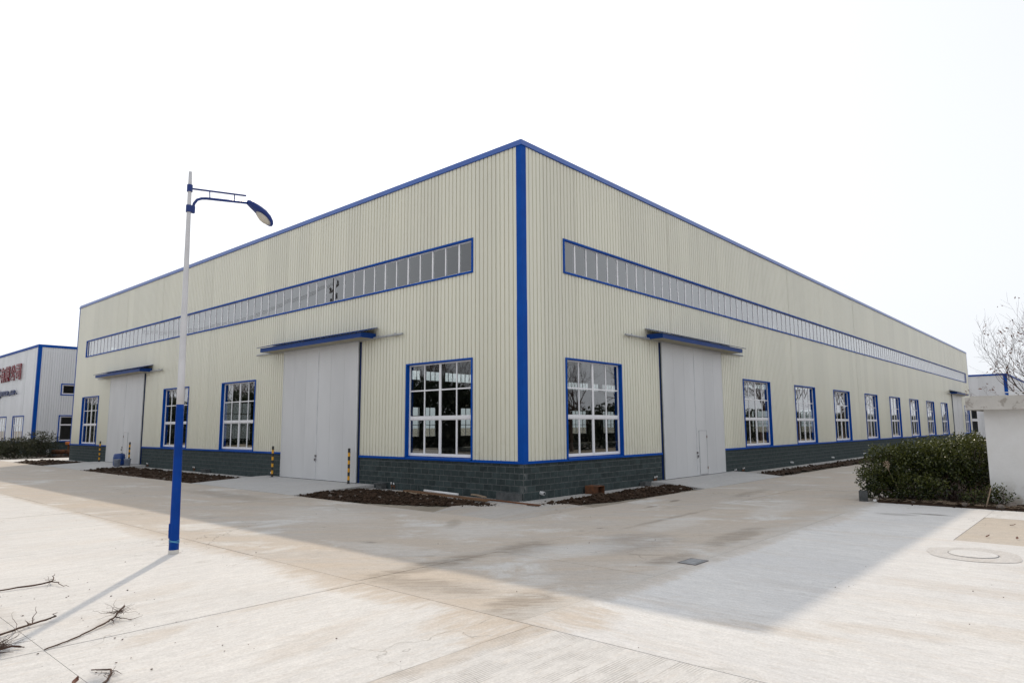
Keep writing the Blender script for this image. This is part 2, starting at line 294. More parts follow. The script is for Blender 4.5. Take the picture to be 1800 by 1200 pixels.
# ---------------------------------------------------------------- mesh helpers
class MB:
    def __init__(s, tf=None): s.v = []; s.f = []; s.mi = []; s.tf = tf; s.cur = 0; s.tint = []
    def add(s, pts, faces):
        k = len(s.v)
        for p in pts: s.v.append(tuple(s.tf(*p)) if s.tf else tuple(p))
        for f in faces: s.f.append(tuple(i+k for i in f)); s.mi.append(s.cur)
    def quad(s, a, b, c, d): s.add((a, b, c, d), ((0, 1, 2, 3),))
    def box(s, a0, a1, b0, b1, c0, c1):
        s.add([(x, y, z) for x in (a0, a1) for y in (b0, b1) for z in (c0, c1)],
              ((0, 1, 3, 2), (4, 6, 7, 5), (0, 4, 5, 1), (2, 3, 7, 6), (0, 2, 6, 4), (1, 5, 7, 3)))
    def tube(s, pts, rad, n=8, cap=True):
        pts = [Vector(p) for p in pts]; m = len(pts)
        if not isinstance(rad, (list, tuple)): rad = [rad]*m
        prev = None; rings = []
        for i, p in enumerate(pts):
            t = (pts[min(i+1, m-1)] - pts[max(i-1, 0)])
            if t.length < 1e-9: t = Vector((0, 0, 1))
            t.normalize()
            if prev is None:
                a = Vector((0, 0, 1)) if abs(t.z) < .9 else Vector((1, 0, 0))
                u = t.cross(a).normalized()
            else:
                u = prev - t*prev.dot(t)
                if u.length < 1e-6: u = t.orthogonal()
                u.normalize()
            prev = u; v = t.cross(u)
            rings.append([p + (u*math.cos(2*math.pi*j/n) + v*math.sin(2*math.pi*j/n))*rad[i] for j in range(n)])
        P = [q for r in rings for q in r]; Fc = []
        for i in range(m-1):
            for j in range(n):
                Fc.append((i*n+j, i*n+(j+1) % n, (i+1)*n+(j+1) % n, (i+1)*n+j))
        if cap: Fc.append(tuple(range(n-1, -1, -1))); Fc.append(tuple((m-1)*n+j for j in range(n)))
        s.add(P, Fc)
    def lathe(s, prof, c=(0, 0, 0), n=16, axis='z'):
        P = []; Fc = []; m = len(prof)
        for r, h in prof:
            for j in range(n):
                a = 2*math.pi*j/n; x, y = r*math.cos(a), r*math.sin(a)
                q = (x, y, h) if axis == 'z' else ((h, x, y) if axis == 'x' else (x, h, y))
                P.append((q[0]+c[0], q[1]+c[1], q[2]+c[2]))
        for i in range(m-1):
            for j in range(n): Fc.append((i*n+j, i*n+(j+1) % n, (i+1)*n+(j+1) % n, (i+1)*n+j))
        if prof[0][0] > 1e-4: Fc.append(tuple(range(n-1, -1, -1)))
        if prof[-1][0] > 1e-4: Fc.append(tuple((m-1)*n+j for j in range(n)))
        s.add(P, Fc)
    def prism(s, poly, z0, z1):
        n = len(poly)
        s.add([(x, y, z0) for x, y in poly]+[(x, y, z1) for x, y in poly],
              [tuple(range(n-1, -1, -1)), tuple(range(n, 2*n))]+[(i, (i+1) % n, n+(i+1) % n, n+i) for i in range(n)])
    def blob(s, c, r, seed=0, sub=1, sq=(1, 1, 1), amt=.35):
        ico = ICO[sub]
        P = []
        for v in ico[0]:
            k = 1 + amt*mnoise.noise(Vector(v)*1.7 + Vector((seed*3.1, seed*1.7, seed)))
            P.append((c[0]+v[0]*r*k*sq[0], c[1]+v[1]*r*k*sq[1], c[2]+v[2]*r*k*sq[2]))
        s.add(P, ico[1])
    def build(s, name, mat, parent=None, smooth=False, origin=None):
        me = bpy.data.meshes.new(name)
        vv = s.v
        if origin is not None: vv = [(x-origin[0], y-origin[1], z-origin[2]) for x, y, z in s.v]
        me.from_pydata(vv, [], s.f)
        mats = mat if isinstance(mat, (list, tuple)) else [mat]
        for mm in mats: me.materials.append(mm)
        if len(mats) > 1: me.polygons.foreach_set('material_index', s.mi)
        if smooth: me.polygons.foreach_set('use_smooth', [True]*len(me.polygons))
        if s.tint:
            at = me.attributes.new('tint', 'FLOAT', 'FACE'); at.data.foreach_set('value', s.tint)
        me.update()
        return link(name, me, parent, origin)

def link(name, me, parent=None, loc=None):
    o = bpy.data.objects.new(name, me); COL.objects.link(o)
    if loc is not None: o.location = loc
    if parent is not None:
        o.parent = parent
        off = parent.matrix_basis.inverted() if parent.parent is None else (parent.parent.matrix_basis @ parent.matrix_parent_inverse @ parent.matrix_basis).inverted()
        o.matrix_parent_inverse = off
    return o

def ico(sub):
    bm = bmesh.new(); bmesh.ops.create_icosphere(bm, subdivisions=sub, radius=1)
    v = [tuple(x.co) for x in bm.verts]; f = [tuple(q.index for q in p.verts) for p in bm.faces]; bm.free(); return v, f
ICO = {1: ico(1), 2: ico(2), 3: ico(3)}

def thing(name, label, cat, loc=(0, 0, 0), group=None):
    o = bpy.data.objects.new(name, None); COL.objects.link(o); o.location = loc; o.empty_display_size = .2
    o['label'] = label; o['category'] = cat
    if group: o['group'] = group
    return o
def tag(o, label, cat, group=None):
    o['label'] = label; o['category'] = cat
    if group: o['group'] = group
    return o
def struct(o): o['kind'] = 'structure'; return o
def part(o, label=None, kind=None):
    if label: o['label'] = label
    if kind: o['kind'] = kind
    return o
def boxo(name, mat, parent, *a, tf=None):
    m = MB(tf); m.box(*a); return m.build(name, mat, parent)

# ---------------------------------------------------------------- ground
m = MB(); m.add([(-900, -900, -.06), (1200, -900, -.06), (1200, 1200, -.06), (-900, 1200, -.06)], [(0, 1, 2, 3)])
struct(m.build('ground', MT['dust']))

def pavement(name, mat, rects, gap=.003, holes=()):
    root = None; k = 0
    for (x0, x1, y0, y1) in rects:
        k += 1
        dz = random.uniform(-.003, .003)
        mm = MB(); mm.box(x0+gap, x1-gap, y0+gap, y1-gap, -.055, dz)
        mt = mat(x0, x1, y0, y1) if callable(mat) else mat
        if root is None:
            root = struct(mm.build(name, mt))
        else:
            mm.build('slab', mt, root)
    return root

rc = []
xs = [-24.2, -20.4, -16.64, -12.87, -9.1]
ys = [-20.35+3.1*i for i in range(0, 27)]
for i in range(4):
    for j in range(len(ys)-1): rc.append((xs[i], xs[i+1], ys[j], ys[j+1]))
def ym(x0, x1, y0, y1): return MT['yard_groove'] if (x0 > -13 and y1 < -7.8) else MT['yard']
pavement('yard', ym, rc)
rc = [(-9.1, .2, -20, -7.75), (.2, 6.1, -10.45, -7.75), (4.3, 6.1, -14.6, -10.45), (.2, 6.1, -20, -14.6)]
south = pavement('yard', MT['yard_s'], rc)
mm = MB(); mm.box(.206, 4.294, -14.594, -10.456, -.055, -.006); mm.build('slab', MT['patch'], south)['label'] = 'tan patch of newer concrete'
# L-shaped service road round the warehouse
rc = [(-9.1, -6.1, -7.75, -4.7), (-6.1, -3.1, -7.75, -4.7), (-9.1, -6.1, -4.7, .3), (-6.1, -3.2, -4.7, .3), (-3.2, 3.0, -4.7, -2.3), (-3.1, 3.0, -7.75, -4.7)]
y = .3
while y < 60: rc += [(-9.1, -6.1, y, y+6), (-6.1, -3.2, y, y+6)]; y += 6
x = 3.0
while x < 100: rc += [(x, x+6, -7.75, -4.7), (x, x+6, -4.7, -2.2)]; x += 6
pavement('road', MT['road'], rc)
rc = [(-3.2, 8, 42.3, 47.4), (8, 20, 42.3, 47.4), (20, 32, 42.3, 47.4)]
pavement('cross_road', MT['yard'], rc)
# pale concrete infill at the corner and the apron along the plinth
m = MB(); m.prism([(-3.2, -2.3), (.2, -2.3), (.6, -.62), (-.62, -.62), (-.62, .6), (-2.0, .9), (-3.2, .3)], -.055, -.002)
struct(m.build('corner_pavement', MT['corner']))
apr = None
for (a, b) in ((-.62, 7.0), (14.7, 28.1), (35.4, 42.2)):
    m = MB(); m.box(-.62, -.02, a, b, -.055, .02)
    o = m.build('apron' if apr is None else 'slab', MT['apron'], apr)
    if apr is None: apr = struct(o)
for (a, b) in ((-.015, 7.0), (14.4, 70.0), (77.6, 84.4)):
    m = MB(); m.box(a, b, -.62, -.02, -.055, .021); m.build('slab', MT['apron'], apr)
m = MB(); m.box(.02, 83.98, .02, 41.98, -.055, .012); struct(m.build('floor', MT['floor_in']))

def ramp(wall, a, b, d1, name):
    m = MB((lambda u, d, z: (-d, u, z)) if wall == 'L' else (lambda u, d, z: (u, -d, z)))
    P = [(a, .0, -.05), (b, .0, -.05), (b, d1, -.05), (a, d1, -.05), (a, .0, .135), (b, .0, .135), (b, .5, .125), (a, .5, .125), (b, d1, .006), (a, d1, .006)]
    m.add(P, [(0, 1, 2, 3), (4, 5, 6, 7), (7, 6, 8, 9), (3, 2, 8, 9), (0, 4, 7, 9, 3), (1, 2, 8, 6, 5), (0, 1, 5, 4)])
    return struct(m.build(name, MT['ramp']))
ramp('L', 7.05, 14.65, 3.19, 'door_ramp'); ramp('L', 28.15, 35.35, 3.19, 'door_ramp')
ramp('R', 7.05, 14.35, 2.19, 'door_ramp'); ramp('R', 70.05, 77.55, 2.19, 'door_ramp')

# soil strips (dug earth and rubble)
def inside(p, poly):
    x, y = p; c = False; n = len(poly)
    for i in range(n):
        x1, y1 = poly[i]; x2, y2 = poly[(i+1) % n]
        if (y1 > y) != (y2 > y) and x < (x2-x1)*(y-y1)/(y2-y1)+x1: c = not c
    return c
def edged(p, poly):
    q = Vector((p[0], p[1])); d = 9
    n = len(poly)
    for i in range(n):
        a = Vector(poly[i]); b = Vector(poly[(i+1) % n]); t = max(0, min(1, (q-a).dot(b-a)/(b-a).length_squared)); d = min(d, (q-a-(b-a)*t).length)
    return d
def soil(poly, h, n_clod, label, step=.11, seed=1, name='soil_strip'):
    rnd = random.Random(seed)
    x0 = min(p[0] for p in poly); x1 = max(p[0] for p in poly); y0 = min(p[1] for p in poly); y1 = max(p[1] for p in poly)
    nx = max(3, int((x1-x0)/step)); ny = max(3, int((y1-y0)/step))
    m = MB(); idx = {}
    def hz(x, y):
        e = min(1, edged((x, y), poly)/.5) if inside((x, y), poly) else 0
        v = Vector((x*1.1, y*1.1, seed))
        return -.045 + e*(h*(.55+.6*mnoise.noise(v)) + .05*mnoise.noise(v*4.3) + .035*mnoise.noise(v*11)) + .05*min(1, e*3)
    pts = []; faces = []
    for i in range(nx+1):
        for j in range(ny+1):
            x = x0+(x1-x0)*i/nx; y = y0+(y1-y0)*j/ny
            if i not in (0, nx): x += rnd.uniform(-.3, .3)*step
            if j not in (0, ny): y += rnd.uniform(-.3, .3)*step
            idx[i, j] = len(pts); pts.append((x, y, hz(x, y)))
    for i in range(nx):
        for j in range(ny):
            q = (idx[i, j], idx[i+1, j], idx[i+1, j+1], idx[i, j+1])
            cx = sum(pts[k][0] for k in q)/4; cy = sum(pts[k][1] for k in q)/4
            if inside((cx, cy), poly): faces.append(q)
    m.add(pts, faces)
    for k in range(n_clod):
        for _ in range(20):
            x = rnd.uniform(x0, x1); y = rnd.uniform(y0, y1)
            if inside((x, y), poly): break
        r = .018+.05*rnd.random()**2.5
        m.cur = 1 if rnd.random() < .035 else 0
        m.blob((x, y, hz(x, y)+r*.4), r, seed=k % 97, sub=1, sq=(1.2, 1, .8), amt=.6)
    n_ = len(poly)
    for k in range(int(n_clod*.35)):                 # crumbs spilled past the edge
        i = rnd.randrange(n_); a = Vector(poly[i]); b = Vector(poly[(i+1) % n_]); q = a.lerp(b, rnd.random())
        x = q.x+rnd.gauss(0, .13); y = q.y+rnd.gauss(0, .13); r = .007+.022*rnd.random()**3
        if inside((x, y), poly): continue
        m.cur = 0; m.blob((x, y, .022+r*.3 if (x > -.62 and y > -.62) else .002+r*.4), r, seed=k % 89, sub=1, sq=(1.3, 1, .7), amt=.6)
    m.cur = 0
    o = m.build(name, [MT['soil'], MT['stone']]); o['kind'] = 'stuff'; tag(o, label, 'soil')
    return o
soil([(-3.15, 6.98), (-.5, 6.98), (-.55, 4.6), (-.75, 2.0), (-1.15, .15), (-1.5, .5), (-2.2, 2.0), (-2.8, 3.8)], .075, 1700, 'dark rubble-strewn soil bed beside the nearest door ramp and corner planks', seed=3)
soil([(-.1, -.75), (2.0, -.68), (4.5, -.64), (7.0, -.5), (7.0, -1.75), (4.6, -1.85), (2.1, -1.75), (.7, -1.35)], .12, 1100, 'ridge of dark soil on the right side in front of the rusty box', seed=5)
soil([(14.45, -.66), (70, -.66), (70, -2.15), (14.45, -1.9)], .13, 1100, 'long thin soil ridge beside right wall beyond the sliding door', step=.3, seed=6)
soil([(-3.15, 28.1), (-.66, 28.1), (-.66, 15.3), (-1.1, 14.72), (-3.15, 14.72)], .10, 1300, 'flat brown soil bed between the two doors of the left wall', step=.16, seed=8)
soil([(-3.2, 35.4), (-.66, 35.4), (-.66, 42.0), (-1.4, 42.2), (-3.2, 42.2)], .12, 500, 'small soil heap at the far left end of the warehouse', step=.16, seed=9)

# ---------------------------------------------------------------- warehouse
LW, RW, HT = 42.03, 83.78, 10.96
ZB, ZS0, ZS1, ZW0, ZW1 = 1.073, 7.11, 8.18, 1.14, 4.30
WH = thing('warehouse', 'large cream corrugated metal warehouse with blue trim and dark block plinth', 'warehouse')

def tfL(u, d, z): return (-d, u, z)
def tfR(u, d, z): return (u, -d, z)
def tfBackL(u, d, z): return (RW+d, u, z)
def tfBackR(u, d, z): return (u, LW+d, z)

winL = [(2.10, 5.30), (15.92, 19.17), (22.93, 26.13), (36.72, 39.94)]
doorL = [(8.06, 13.40), (28.95, 34.45)]
winR = [(2.10, 5.31), (15.87, 19.16), (22.75, 26.04), (29.61, 32.95), (36.69, 39.95), (43.67, 47.0), (50.5, 53.95), (57.5, 60.95), (64.55, 68.0), (78.9, 82.2)]
doorR = [(8.13, 13.42), (71.05, 76.7)]
stripL, stripR = (2.105, 39.9), (2.08, 81.8)
DZ0, DZ1 = .14, 5.36

def openings(wins, doors, strip):
    o = [(a, b, 0, ZW1) if False else (a, b, ZW0, ZW1) for a, b in wins]
    o += [(a, b, 0, DZ1-.03) for a, b in doors]
    o.append((strip[0], strip[1], ZS0, ZS1))
    return o

PITCH_R, DEPTH_R = .18, .034
def profile(u0, u1):
    """wide pans with narrow grooves: list of (u, depth) from u0 to u1"""
    out = []; k = math.floor(u0/PITCH_R)-1
    pts = []
    while k*PITCH_R < u1+PITCH_R:
        b = k*PITCH_R
        dr = DEPTH_R*(.93+.14*((math.sin(k*12.9898)*43758.5453) % 1)); ds = .001*((math.sin(k*78.233)*12543.123) % 1)
        if k % 5 == 0: dr *= 1.22          # lapped rib of each sheet stands prouder
        pts += [(b, DEPTH_R), (b+.136-ds, DEPTH_R), (b+.146-ds, DEPTH_R-dr), (b+.170+ds, DEPTH_R-dr)]
        k += 1
    def at(u):
        for i in range(len(pts)-1):
            if pts[i][0] <= u <= pts[i+1][0]:
                t = (u-pts[i][0])/(pts[i+1][0]-pts[i][0]); return pts[i][1]+t*(pts[i+1][1]-pts[i][1])
        return 0
    out = [(u0, at(u0))] + [p for p in pts if u0+1e-4 < p[0] < u1-1e-4] + [(u1, at(u1))]
    return out, at

def sheet(tf, u0, u1, z0, z1, ops, name, mat, parent, flat=False):
    pr, at = profile(u0, u1)
    if flat: pr = [(u0, 0), (u1, 0)]
    us = {round(u, 5): d for u, d in pr}
    for (a, b, c, d) in ops:
        for e in (a, b):
            if u0 < e < u1: us[round(e, 5)] = 0 if flat else at(e)
    us = sorted(us.items())
    off = random.uniform(-.004, .004)-.024
    runs_ = []                       # vertically separate runs become separate sheets
    for (a, da), (b, db) in zip(us[:-1], us[1:]):
        mid = (a+b)/2
        iv = [(z0, z1)]
        for (oa, ob, oc, od) in ops:
            if oa < mid < ob:
                nv = []
                for p, q in iv:
                    if od <= p or oc >= q: nv.append((p, q)); continue
                    if oc > p: nv.append((p, oc))
                    if od < q: nv.append((od, q))
                iv = nv
        for p, q in iv:
            if q-p < .002: continue
            hit = [r for r in runs_ if any(abs(x[1]-a) < 1e-6 and x[4] < q-1e-6 and x[5] > p+1e-6 for x in r)]
            new = [(a, b, da, db, p, q)]
            for r in hit: new = r+new; runs_.remove(r)
            runs_.append(new)
    o = None
    for r in runs_:
        m = MB(tf)
        for a, b, da, db, p, q in r: m.quad((a, da+off, p), (b, db+off, p), (b, db+off, q), (a, da+off, q))
        o = m.build(name, mat, parent)
    return o

def clad_wall(tf, L, wins, doors, strip, z0=ZB+.06, z1=HT-.12):
    ops = openings(wins, doors, strip); u = .05
    while u < L-.05:
        e = min(u+.9, L-.05)
        sheet(tf, u, e+.012 if e < L-.06 else e, z0, z1, ops, 'cladding_sheet', MT['clad'], WH); u = e
clad_wall(tfL, LW, winL, doorL, stripL)
clad_wall(tfR, RW, winR, doorR, stripR)

# rear walls, with daylight coming through their own windows
bw = [(3+7*i, 6.2+7*i) for i in range(6)]; bw2 = [(3+7*i, 6.2+7*i) for i in range(12)]
def rear(tf, L, wins, strip, tag_):
    ops = [(a, b, ZW0, ZW1) for a, b in wins]+[(strip[0], strip[1], ZS0, ZS1)]
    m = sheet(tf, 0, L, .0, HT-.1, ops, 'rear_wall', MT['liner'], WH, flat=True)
    g = MB(tf); fr = MB(tf)
    for a, b, c, d in ops:
        g.quad((a, -.02, c), (b, -.02, c), (b, -.02, d), (a, -.02, d))
        n = 4 if b-a < 5 else int((b-a)/.65)
        for k in range(n+1):
            uu = a+(b-a)*k/n; fr.box(uu-.03, uu+.03, -.06, .03, c, d)
        for zz in ([c+.03, d-.03] if n > 4 else [c+.03, c+(d-c)*.4, c+(d-c)*.7, d-.03]): fr.box(a, b, -.055, .025, zz-.03, zz+.03)
    g.build('rear_glazing', MT['glass'], m); fr.build('rear_window_frame', MT['white_frame'], m)
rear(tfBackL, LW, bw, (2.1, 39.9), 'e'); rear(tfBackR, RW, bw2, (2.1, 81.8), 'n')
# roof, interior steel
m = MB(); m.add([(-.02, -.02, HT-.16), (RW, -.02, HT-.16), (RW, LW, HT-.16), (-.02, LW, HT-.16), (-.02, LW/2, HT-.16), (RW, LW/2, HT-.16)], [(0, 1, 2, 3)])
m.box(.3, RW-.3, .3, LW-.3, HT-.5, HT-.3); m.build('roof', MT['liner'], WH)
def column(x, y):
    m = MB(); m.box(x-.15, x+.15, y-.15, y-.135, .012, HT-.5); m.box(x-.15, x+.15, y+.135, y+.15, .012, HT-.5); m.box(x-.008, x+.008, y-.134, y+.134, .012, HT-.5)
    return m.build('steel_column', MT['inside'], WH)
for i in range(13):
    for yy in (.45, 21, LW-.45): column(.45+i*6.9, yy)
for i in range(1, 6):
    for xx in (.45, RW-.45): column(xx, i*7.0)
for yy in (.8, 20.6, LW-.8): boxo('crane_beam', MT['inside'], WH, .5, RW-.5, yy-.12, yy+.12, 6.2, 6.75)
for i in range(1, 12): boxo('roof_beam', MT['inside'], WH, .45+i*6.9-.1, .45+i*6.9+.1, .5, LW-.5, HT-1.05, HT-.51)
for tf, Lw in ((tfL, LW), (tfR, RW)):
    for zz in (4.75, 5.75, 6.7, 8.6, 9.6):   # wall girts behind the sheets
        if zz < 5.5: continue
        m = MB(tf); m.box(.3, Lw-.3, -.28, -.10, zz-.03, zz+.03); m.build('wall_girt', MT['inside'], WH)

# blue trims
t = .19
m = MB(); m.prism([(-.028, t), (-.028, -.028), (t, -.028), (t, .02), (.02, .02), (.02, t)], 5.9, HT-.21); m.build('corner_trim', MT['blue'], WH)
m = MB(); m.prism([(-.032, t+.003), (-.032, -.032), (t+.003, -.032), (t+.003, .02), (.02, .02), (.02, t+.003)], ZB+.075, 5.93); m.build('corner_trim', MT['blue'], WH)
for name, z0, z1, d in (('roof_coping', HT-.21, HT, .055), ('plinth_flashing', ZB, ZB+.075, .045)):
    m = MB()
    if name == 'roof_coping':
        for tf_, L_, a0 in ((tfL, LW, -1), (tfR, RW, 1)):       # face leans back a little, mitred at the corner
            P = []
            for u_, sg in ((0, -1), (L_+d, 0)):
                for dd_, zz_ in ((.045, z0), (d, z0+.012), (-.005, z1), (-.14, z1), (-.14, z0)): P.append((u_+sg*dd_, dd_, zz_))
            m.tf = tf_; m.add(P, [(0, 1, 2, 3, 4), (9, 8, 7, 6, 5)]+[(i, (i+1) % 5, 5+(i+1) % 5, 5+i) for i in range(5)])
        m.tf = None
        m.box(RW-.05, RW+d, .121, LW+d, z0, z1-.003); m.box(.13, RW-.051, LW-.05, LW+d-.004, z0, z1-.004)
        m.build(name, MT['blue_coping'], WH)
    else:
        def runs(L, doors):
            u = 0; out = []
            for a, b in doors: out.append((u, a-.1)); u = b
            out.append((u, L)); return out
        for i, (a, b) in enumerate(runs(LW, doorL)):
            mm = MB(tfL); mm.box(a-(d if i == 0 else 0), b, -.02, d, z0, z1); mm.build(name, MT['blue'], WH)
        for i, (a, b) in enumerate(runs(RW, doorR)):
            mm = MB(tfR); mm.box(a+(.021 if i == 0 else 0), b, -.02, d, z0, z1); mm.build(name, MT['blue'], WH)
m = MB(tfL); m.box(LW-.12, LW+.02, -.02, .014, ZB+.075, HT-.21); m.build('end_trim', MT['blue'], WH)
m = MB(tfR); m.box(RW-.12, RW+.02, -.02, .014, ZB+.075, HT-.21); m.build('end_trim', MT['blue'], WH)

# plinth blocks: near bays as single blocks, the rest joined
CRS = [0.0, .255, .435, .615, .795, .975, ZB-.002]
BL = .36
blk_mesh = {}
def block_mesh(L, h, tf, key, var):
    k = (round(L, 3), round(h, 3), key, var)
    if k in blk_mesh: return blk_mesh[k]
    m = MB(tf); g = .005; b = .010
    P = [(g, -.12, g), (L-g, -.12, g), (L-g, -.12, h-g), (g, -.12, h-g), (g, -.012, g), (L-g, -.012, g), (L-g, -.012, h-g), (g, -.012, h-g)]
    r = random.Random(hash((key == 'L', var, round(L*1000))))
    j = lambda: r.uniform(-.003, .004)
    P += [(g+b, j(), g+b), (L-g-b, j(), g+b), (L-g-b, j(), h-g-b), (g+b, j(), h-g-b)]
    m.add(P, [(0, 1, 2, 3), (4, 5, 9, 8), (5, 6, 10, 9), (6, 7, 11, 10), (7, 4, 8, 11), (8, 9, 10, 11), (0, 1, 5, 4), (1, 2, 6, 5), (2, 3, 7, 6), (3, 0, 4, 7)])
    me = bpy.data.meshes.new('plinth_block'); me.from_pydata(m.v, [], m.f); me.materials.append(MT['plinth']); me.update()
    blk_mesh[k] = me; return me
def plinth(tf, key, u0, u1, single):
    mo = MB(tf); mo.box(u0, u1, -.13, -.006, -.05, ZB-.001)
    base = mo.build('plinth', MT['mortar'], WH)
    far = MB(tf)
    for c in range(6):
        h = CRS[c+1]-CRS[c]; u = u0; first = True
        while u < u1-.02:
            L = BL
            if first and c % 2: L = BL/2
            first = False
            L = min(L, u1-u)
            if single:
                o = link('plinth_block', block_mesh(L, h, tf, key, random.randrange(3)), base)
                o.location = tf(u, .0, CRS[c])
            else:
                g = .005; z = CRS[c]; d = random.uniform(-.002, .003)
                far.add([(u+g, -.01, z+g), (u+L-g, -.01, z+g), (u+L-g, -.01, z+h-g), (u+g, -.01, z+h-g), (u+g+.009, d, z+g+.009), (u+L-g-.009, d, z+g+.009), (u+L-g-.009, d, z+h-g-.009), (u+g+.009, d, z+h-g-.009)],
                        [(0, 1, 5, 4), (1, 2, 6, 5), (2, 3, 7, 6), (3, 0, 4, 7), (4, 5, 6, 7)])
            u += L
    if far.f:
        part(far.build('plinth_block', MT['plinth'], base), kind='stuff')
plinth(tfL, 'L', .0, doorL[0][0]-.1, True)
plinth(tfR, 'R', .0, doorR[0][0]-.1, True)
plinth(tfL, 'L', doorL[0][1], doorL[1][0]-.1, False); plinth(tfL, 'L', doorL[1][1], LW, False)
plinth(tfR, 'R', doorR[0][1], doorR[1][0]-.1, False); plinth(tfR, 'R', doorR[1][1], RW, False)

# glazing: one shared pane mesh per wall, scaled per pane
def pane_mesh(tf):
    m = MB(tf); m.quad((-.5, 0, -.5), (.5, 0, -.5), (.5, 0, .5), (-.5, 0, .5))
    me = bpy.data.meshes.new('pane'); me.from_pydata(m.v, [], m.f); me.materials.append(MT['glass']); me.update(); return me
PANE = {'L': pane_mesh(tfL), 'R': pane_mesh(tfR)}
def pane(key, tf, u0, u1, z0, z1, d, parent):
    o = link('pane', PANE[key], parent)
    o.location = tf((u0+u1)/2, d, (z0+z1)/2)
    W, H = u1-u0, z1-z0
    o.scale = (1, W, H) if key == 'L' else (W, 1, H)
    k = random.gauss(0, .0022); k2 = random.gauss(0, .0018)
    o.rotation_euler = (k2 if key == 'R' else 0, k2 if key == 'L' else 0, k)
    return o

def window(key, tf, a, b):
    # blue surround with a deep reveal
    m = MB(tf); w_ = .055; p = .045; q = -.17
    z0, z1 = ZW0-.03, ZW1+.03
    m.box(a-.03, a+w_-.03, q, p, z0, z1); m.box(b-w_+.03, b+.03, q, p, z0, z1)
    m.box(a+w_-.03, b-w_+.03, q, p, z1-.05, z1)
    m.add([(a+w_-.03, p+.012, z0-.012), (b-w_+.03, p+.012, z0-.012), (b-w_+.03, p+.012, z0+.035), (a+w_-.03, p+.012, z0+.035), (a+w_-.03, q, z0-.012), (b-w_+.03, q, z0-.012), (b-w_+.03, q, z0+.085), (a+w_-.03, q, z0+.085)],
          [(0, 1, 2, 3), (3, 2, 6, 7), (0, 4, 5, 1), (0, 3, 7, 4), (1, 5, 6, 2)])
    win = m.build('window', MT['blue'], WH)
    A, B = a+.026, b-.026; Z0, Z1 = z0+.085, z1-.051; H = Z1-Z0; W = B-A; mid = (A+B)/2
    fd0, fd1 = -.125, -.088
    f = MB(tf)
    f.box(A, A+.05, fd0, fd1, Z0, Z1); f.box(B-.05, B, fd0, fd1, Z0, Z1)
    f.box(A+.05, B-.05, fd0, fd1, Z1-.045, Z1); f.box(A+.05, B-.05, fd0, fd1, Z0, Z0+.055)
    zt0, zt1 = Z0+H*.395, Z0+H*.432
    f.box(A+.05, B-.05, fd0, fd1+.012, zt0, zt1)
    f.box(mid-.045, mid+.045, fd0, fd1+.006, zt1, Z1-.045); f.box(mid-.045, mid+.045, fd0, fd1+.006, Z0+.055, zt0)
    zr = Z0+H*.71
    q1, q2 = (A+.05+mid-.045)/2, (B-.05+mid+.045)/2
    for (l_, r_) in ((A+.05, mid-.045), (mid+.045, B-.05)): f.box(l_, r_, fd0, fd1, zr-.022, zr+.022)
    for q_ in (q1, q2):
        f.box(q_-.022, q_+.022, fd0, fd1-.002, zr+.022, Z1-.045); f.box(q_-.022, q_+.022, fd0, fd1-.002, zt1, zr-.022)
        f.box(q_-.024, q_+.024, fd0-.01, fd1-.01, Z0+.055, zt0)
    # sliding sash rails of the lower lights
    for (l_, r_) in ((A+.05, q1-.024), (q1+.024, mid-.045), (mid+.045, q2-.024), (q2+.024, B-.05)):
        f.box(l_, r_, fd0, fd1-.012, Z0+.055, Z0+.095); f.box(l_, r_, fd0, fd1-.012, zt0-.03, zt0)
        f.box(l_, l_+.014, fd0, fd1-.014, Z0+.095, zt0-.03); f.box(r_-.014, r_, fd0, fd1-.014, Z0+.095, zt0-.03)
    f.build('frame', MT['white_frame'], win)
    gd = -.108
    for (l_, r_) in ((A+.05, q1-.022), (q1+.022, mid-.045), (mid+.045, q2-.022), (q2+.022, B-.05)):
        pane(key, tf, l_, r_, zr+.022, Z1-.045, gd, win); pane(key, tf, l_, r_, zt1, zr-.022, gd, win)
    for i, (l_, r_) in enumerate(((A+.06, q1-.034), (q1+.034, mid-.055), (mid+.055, q2-.034), (q2+.034, B-.06))):
        pane(key, tf, l_, r_, Z0+.094, zt0-.029, gd-.004, win)
    return win
for a, b in winL: window('L', tfL, a, b)
for a, b in winR: window('R', tfR, a, b)

def ribbon(key, tf, a, b, nsingle):
    m = MB(tf); p, q = .04, -.10
    m.box(a-.05, a+.02, q, p, ZS0-.04, ZS1+.04); m.box(b-.02, b+.05, q, p, ZS0-.04, ZS1+.04)
    m.box(a+.02, b-.02, q, p+.01, ZS0-.04, ZS0+.02); m.box(a+.02, b-.02, q, p+.006, ZS1-.02, ZS1+.04)
    rb = m.build('ribbon_window', MT['blue'], WH)
    f = MB(tf); n = int(round((b-a)/.65)); st = (b-a)/n
    f.box(a+.02, b-.02, -.09, -.045, ZS0+.02, ZS0+.06); f.box(a+.02, b-.02, -.09, -.045, ZS1-.055, ZS1-.02)
    for k in range(n+1):
        u = a+k*st; wd = .032 if k % 2 else .024
        u = min(max(u, a+.045), b-.045)
        f.box(u-wd, u+wd, -.09, -.027, ZS0+.06, ZS1-.055)
    f.build('frame', MT['white_frame'], rb)
    far = MB(tf)
    for k in range(n):
        u0, u1 = a+k*st+.02, a+(k+1)*st-.02
        if k < nsingle: pane(key, tf, u0, u1, ZS0+.055, ZS1-.05, -.05, rb)
        else: far.quad((u0, -.05, ZS0+.055), (u1, -.05, ZS0+.055), (u1, -.05, ZS1-.05), (u0, -.05, ZS1-.05))
    if far.f: part(far.build('pane', MT['glass'], rb), kind='stuff')
ribbon('L', tfL, *stripL, 99); ribbon('R', tfR, *stripR, 72)

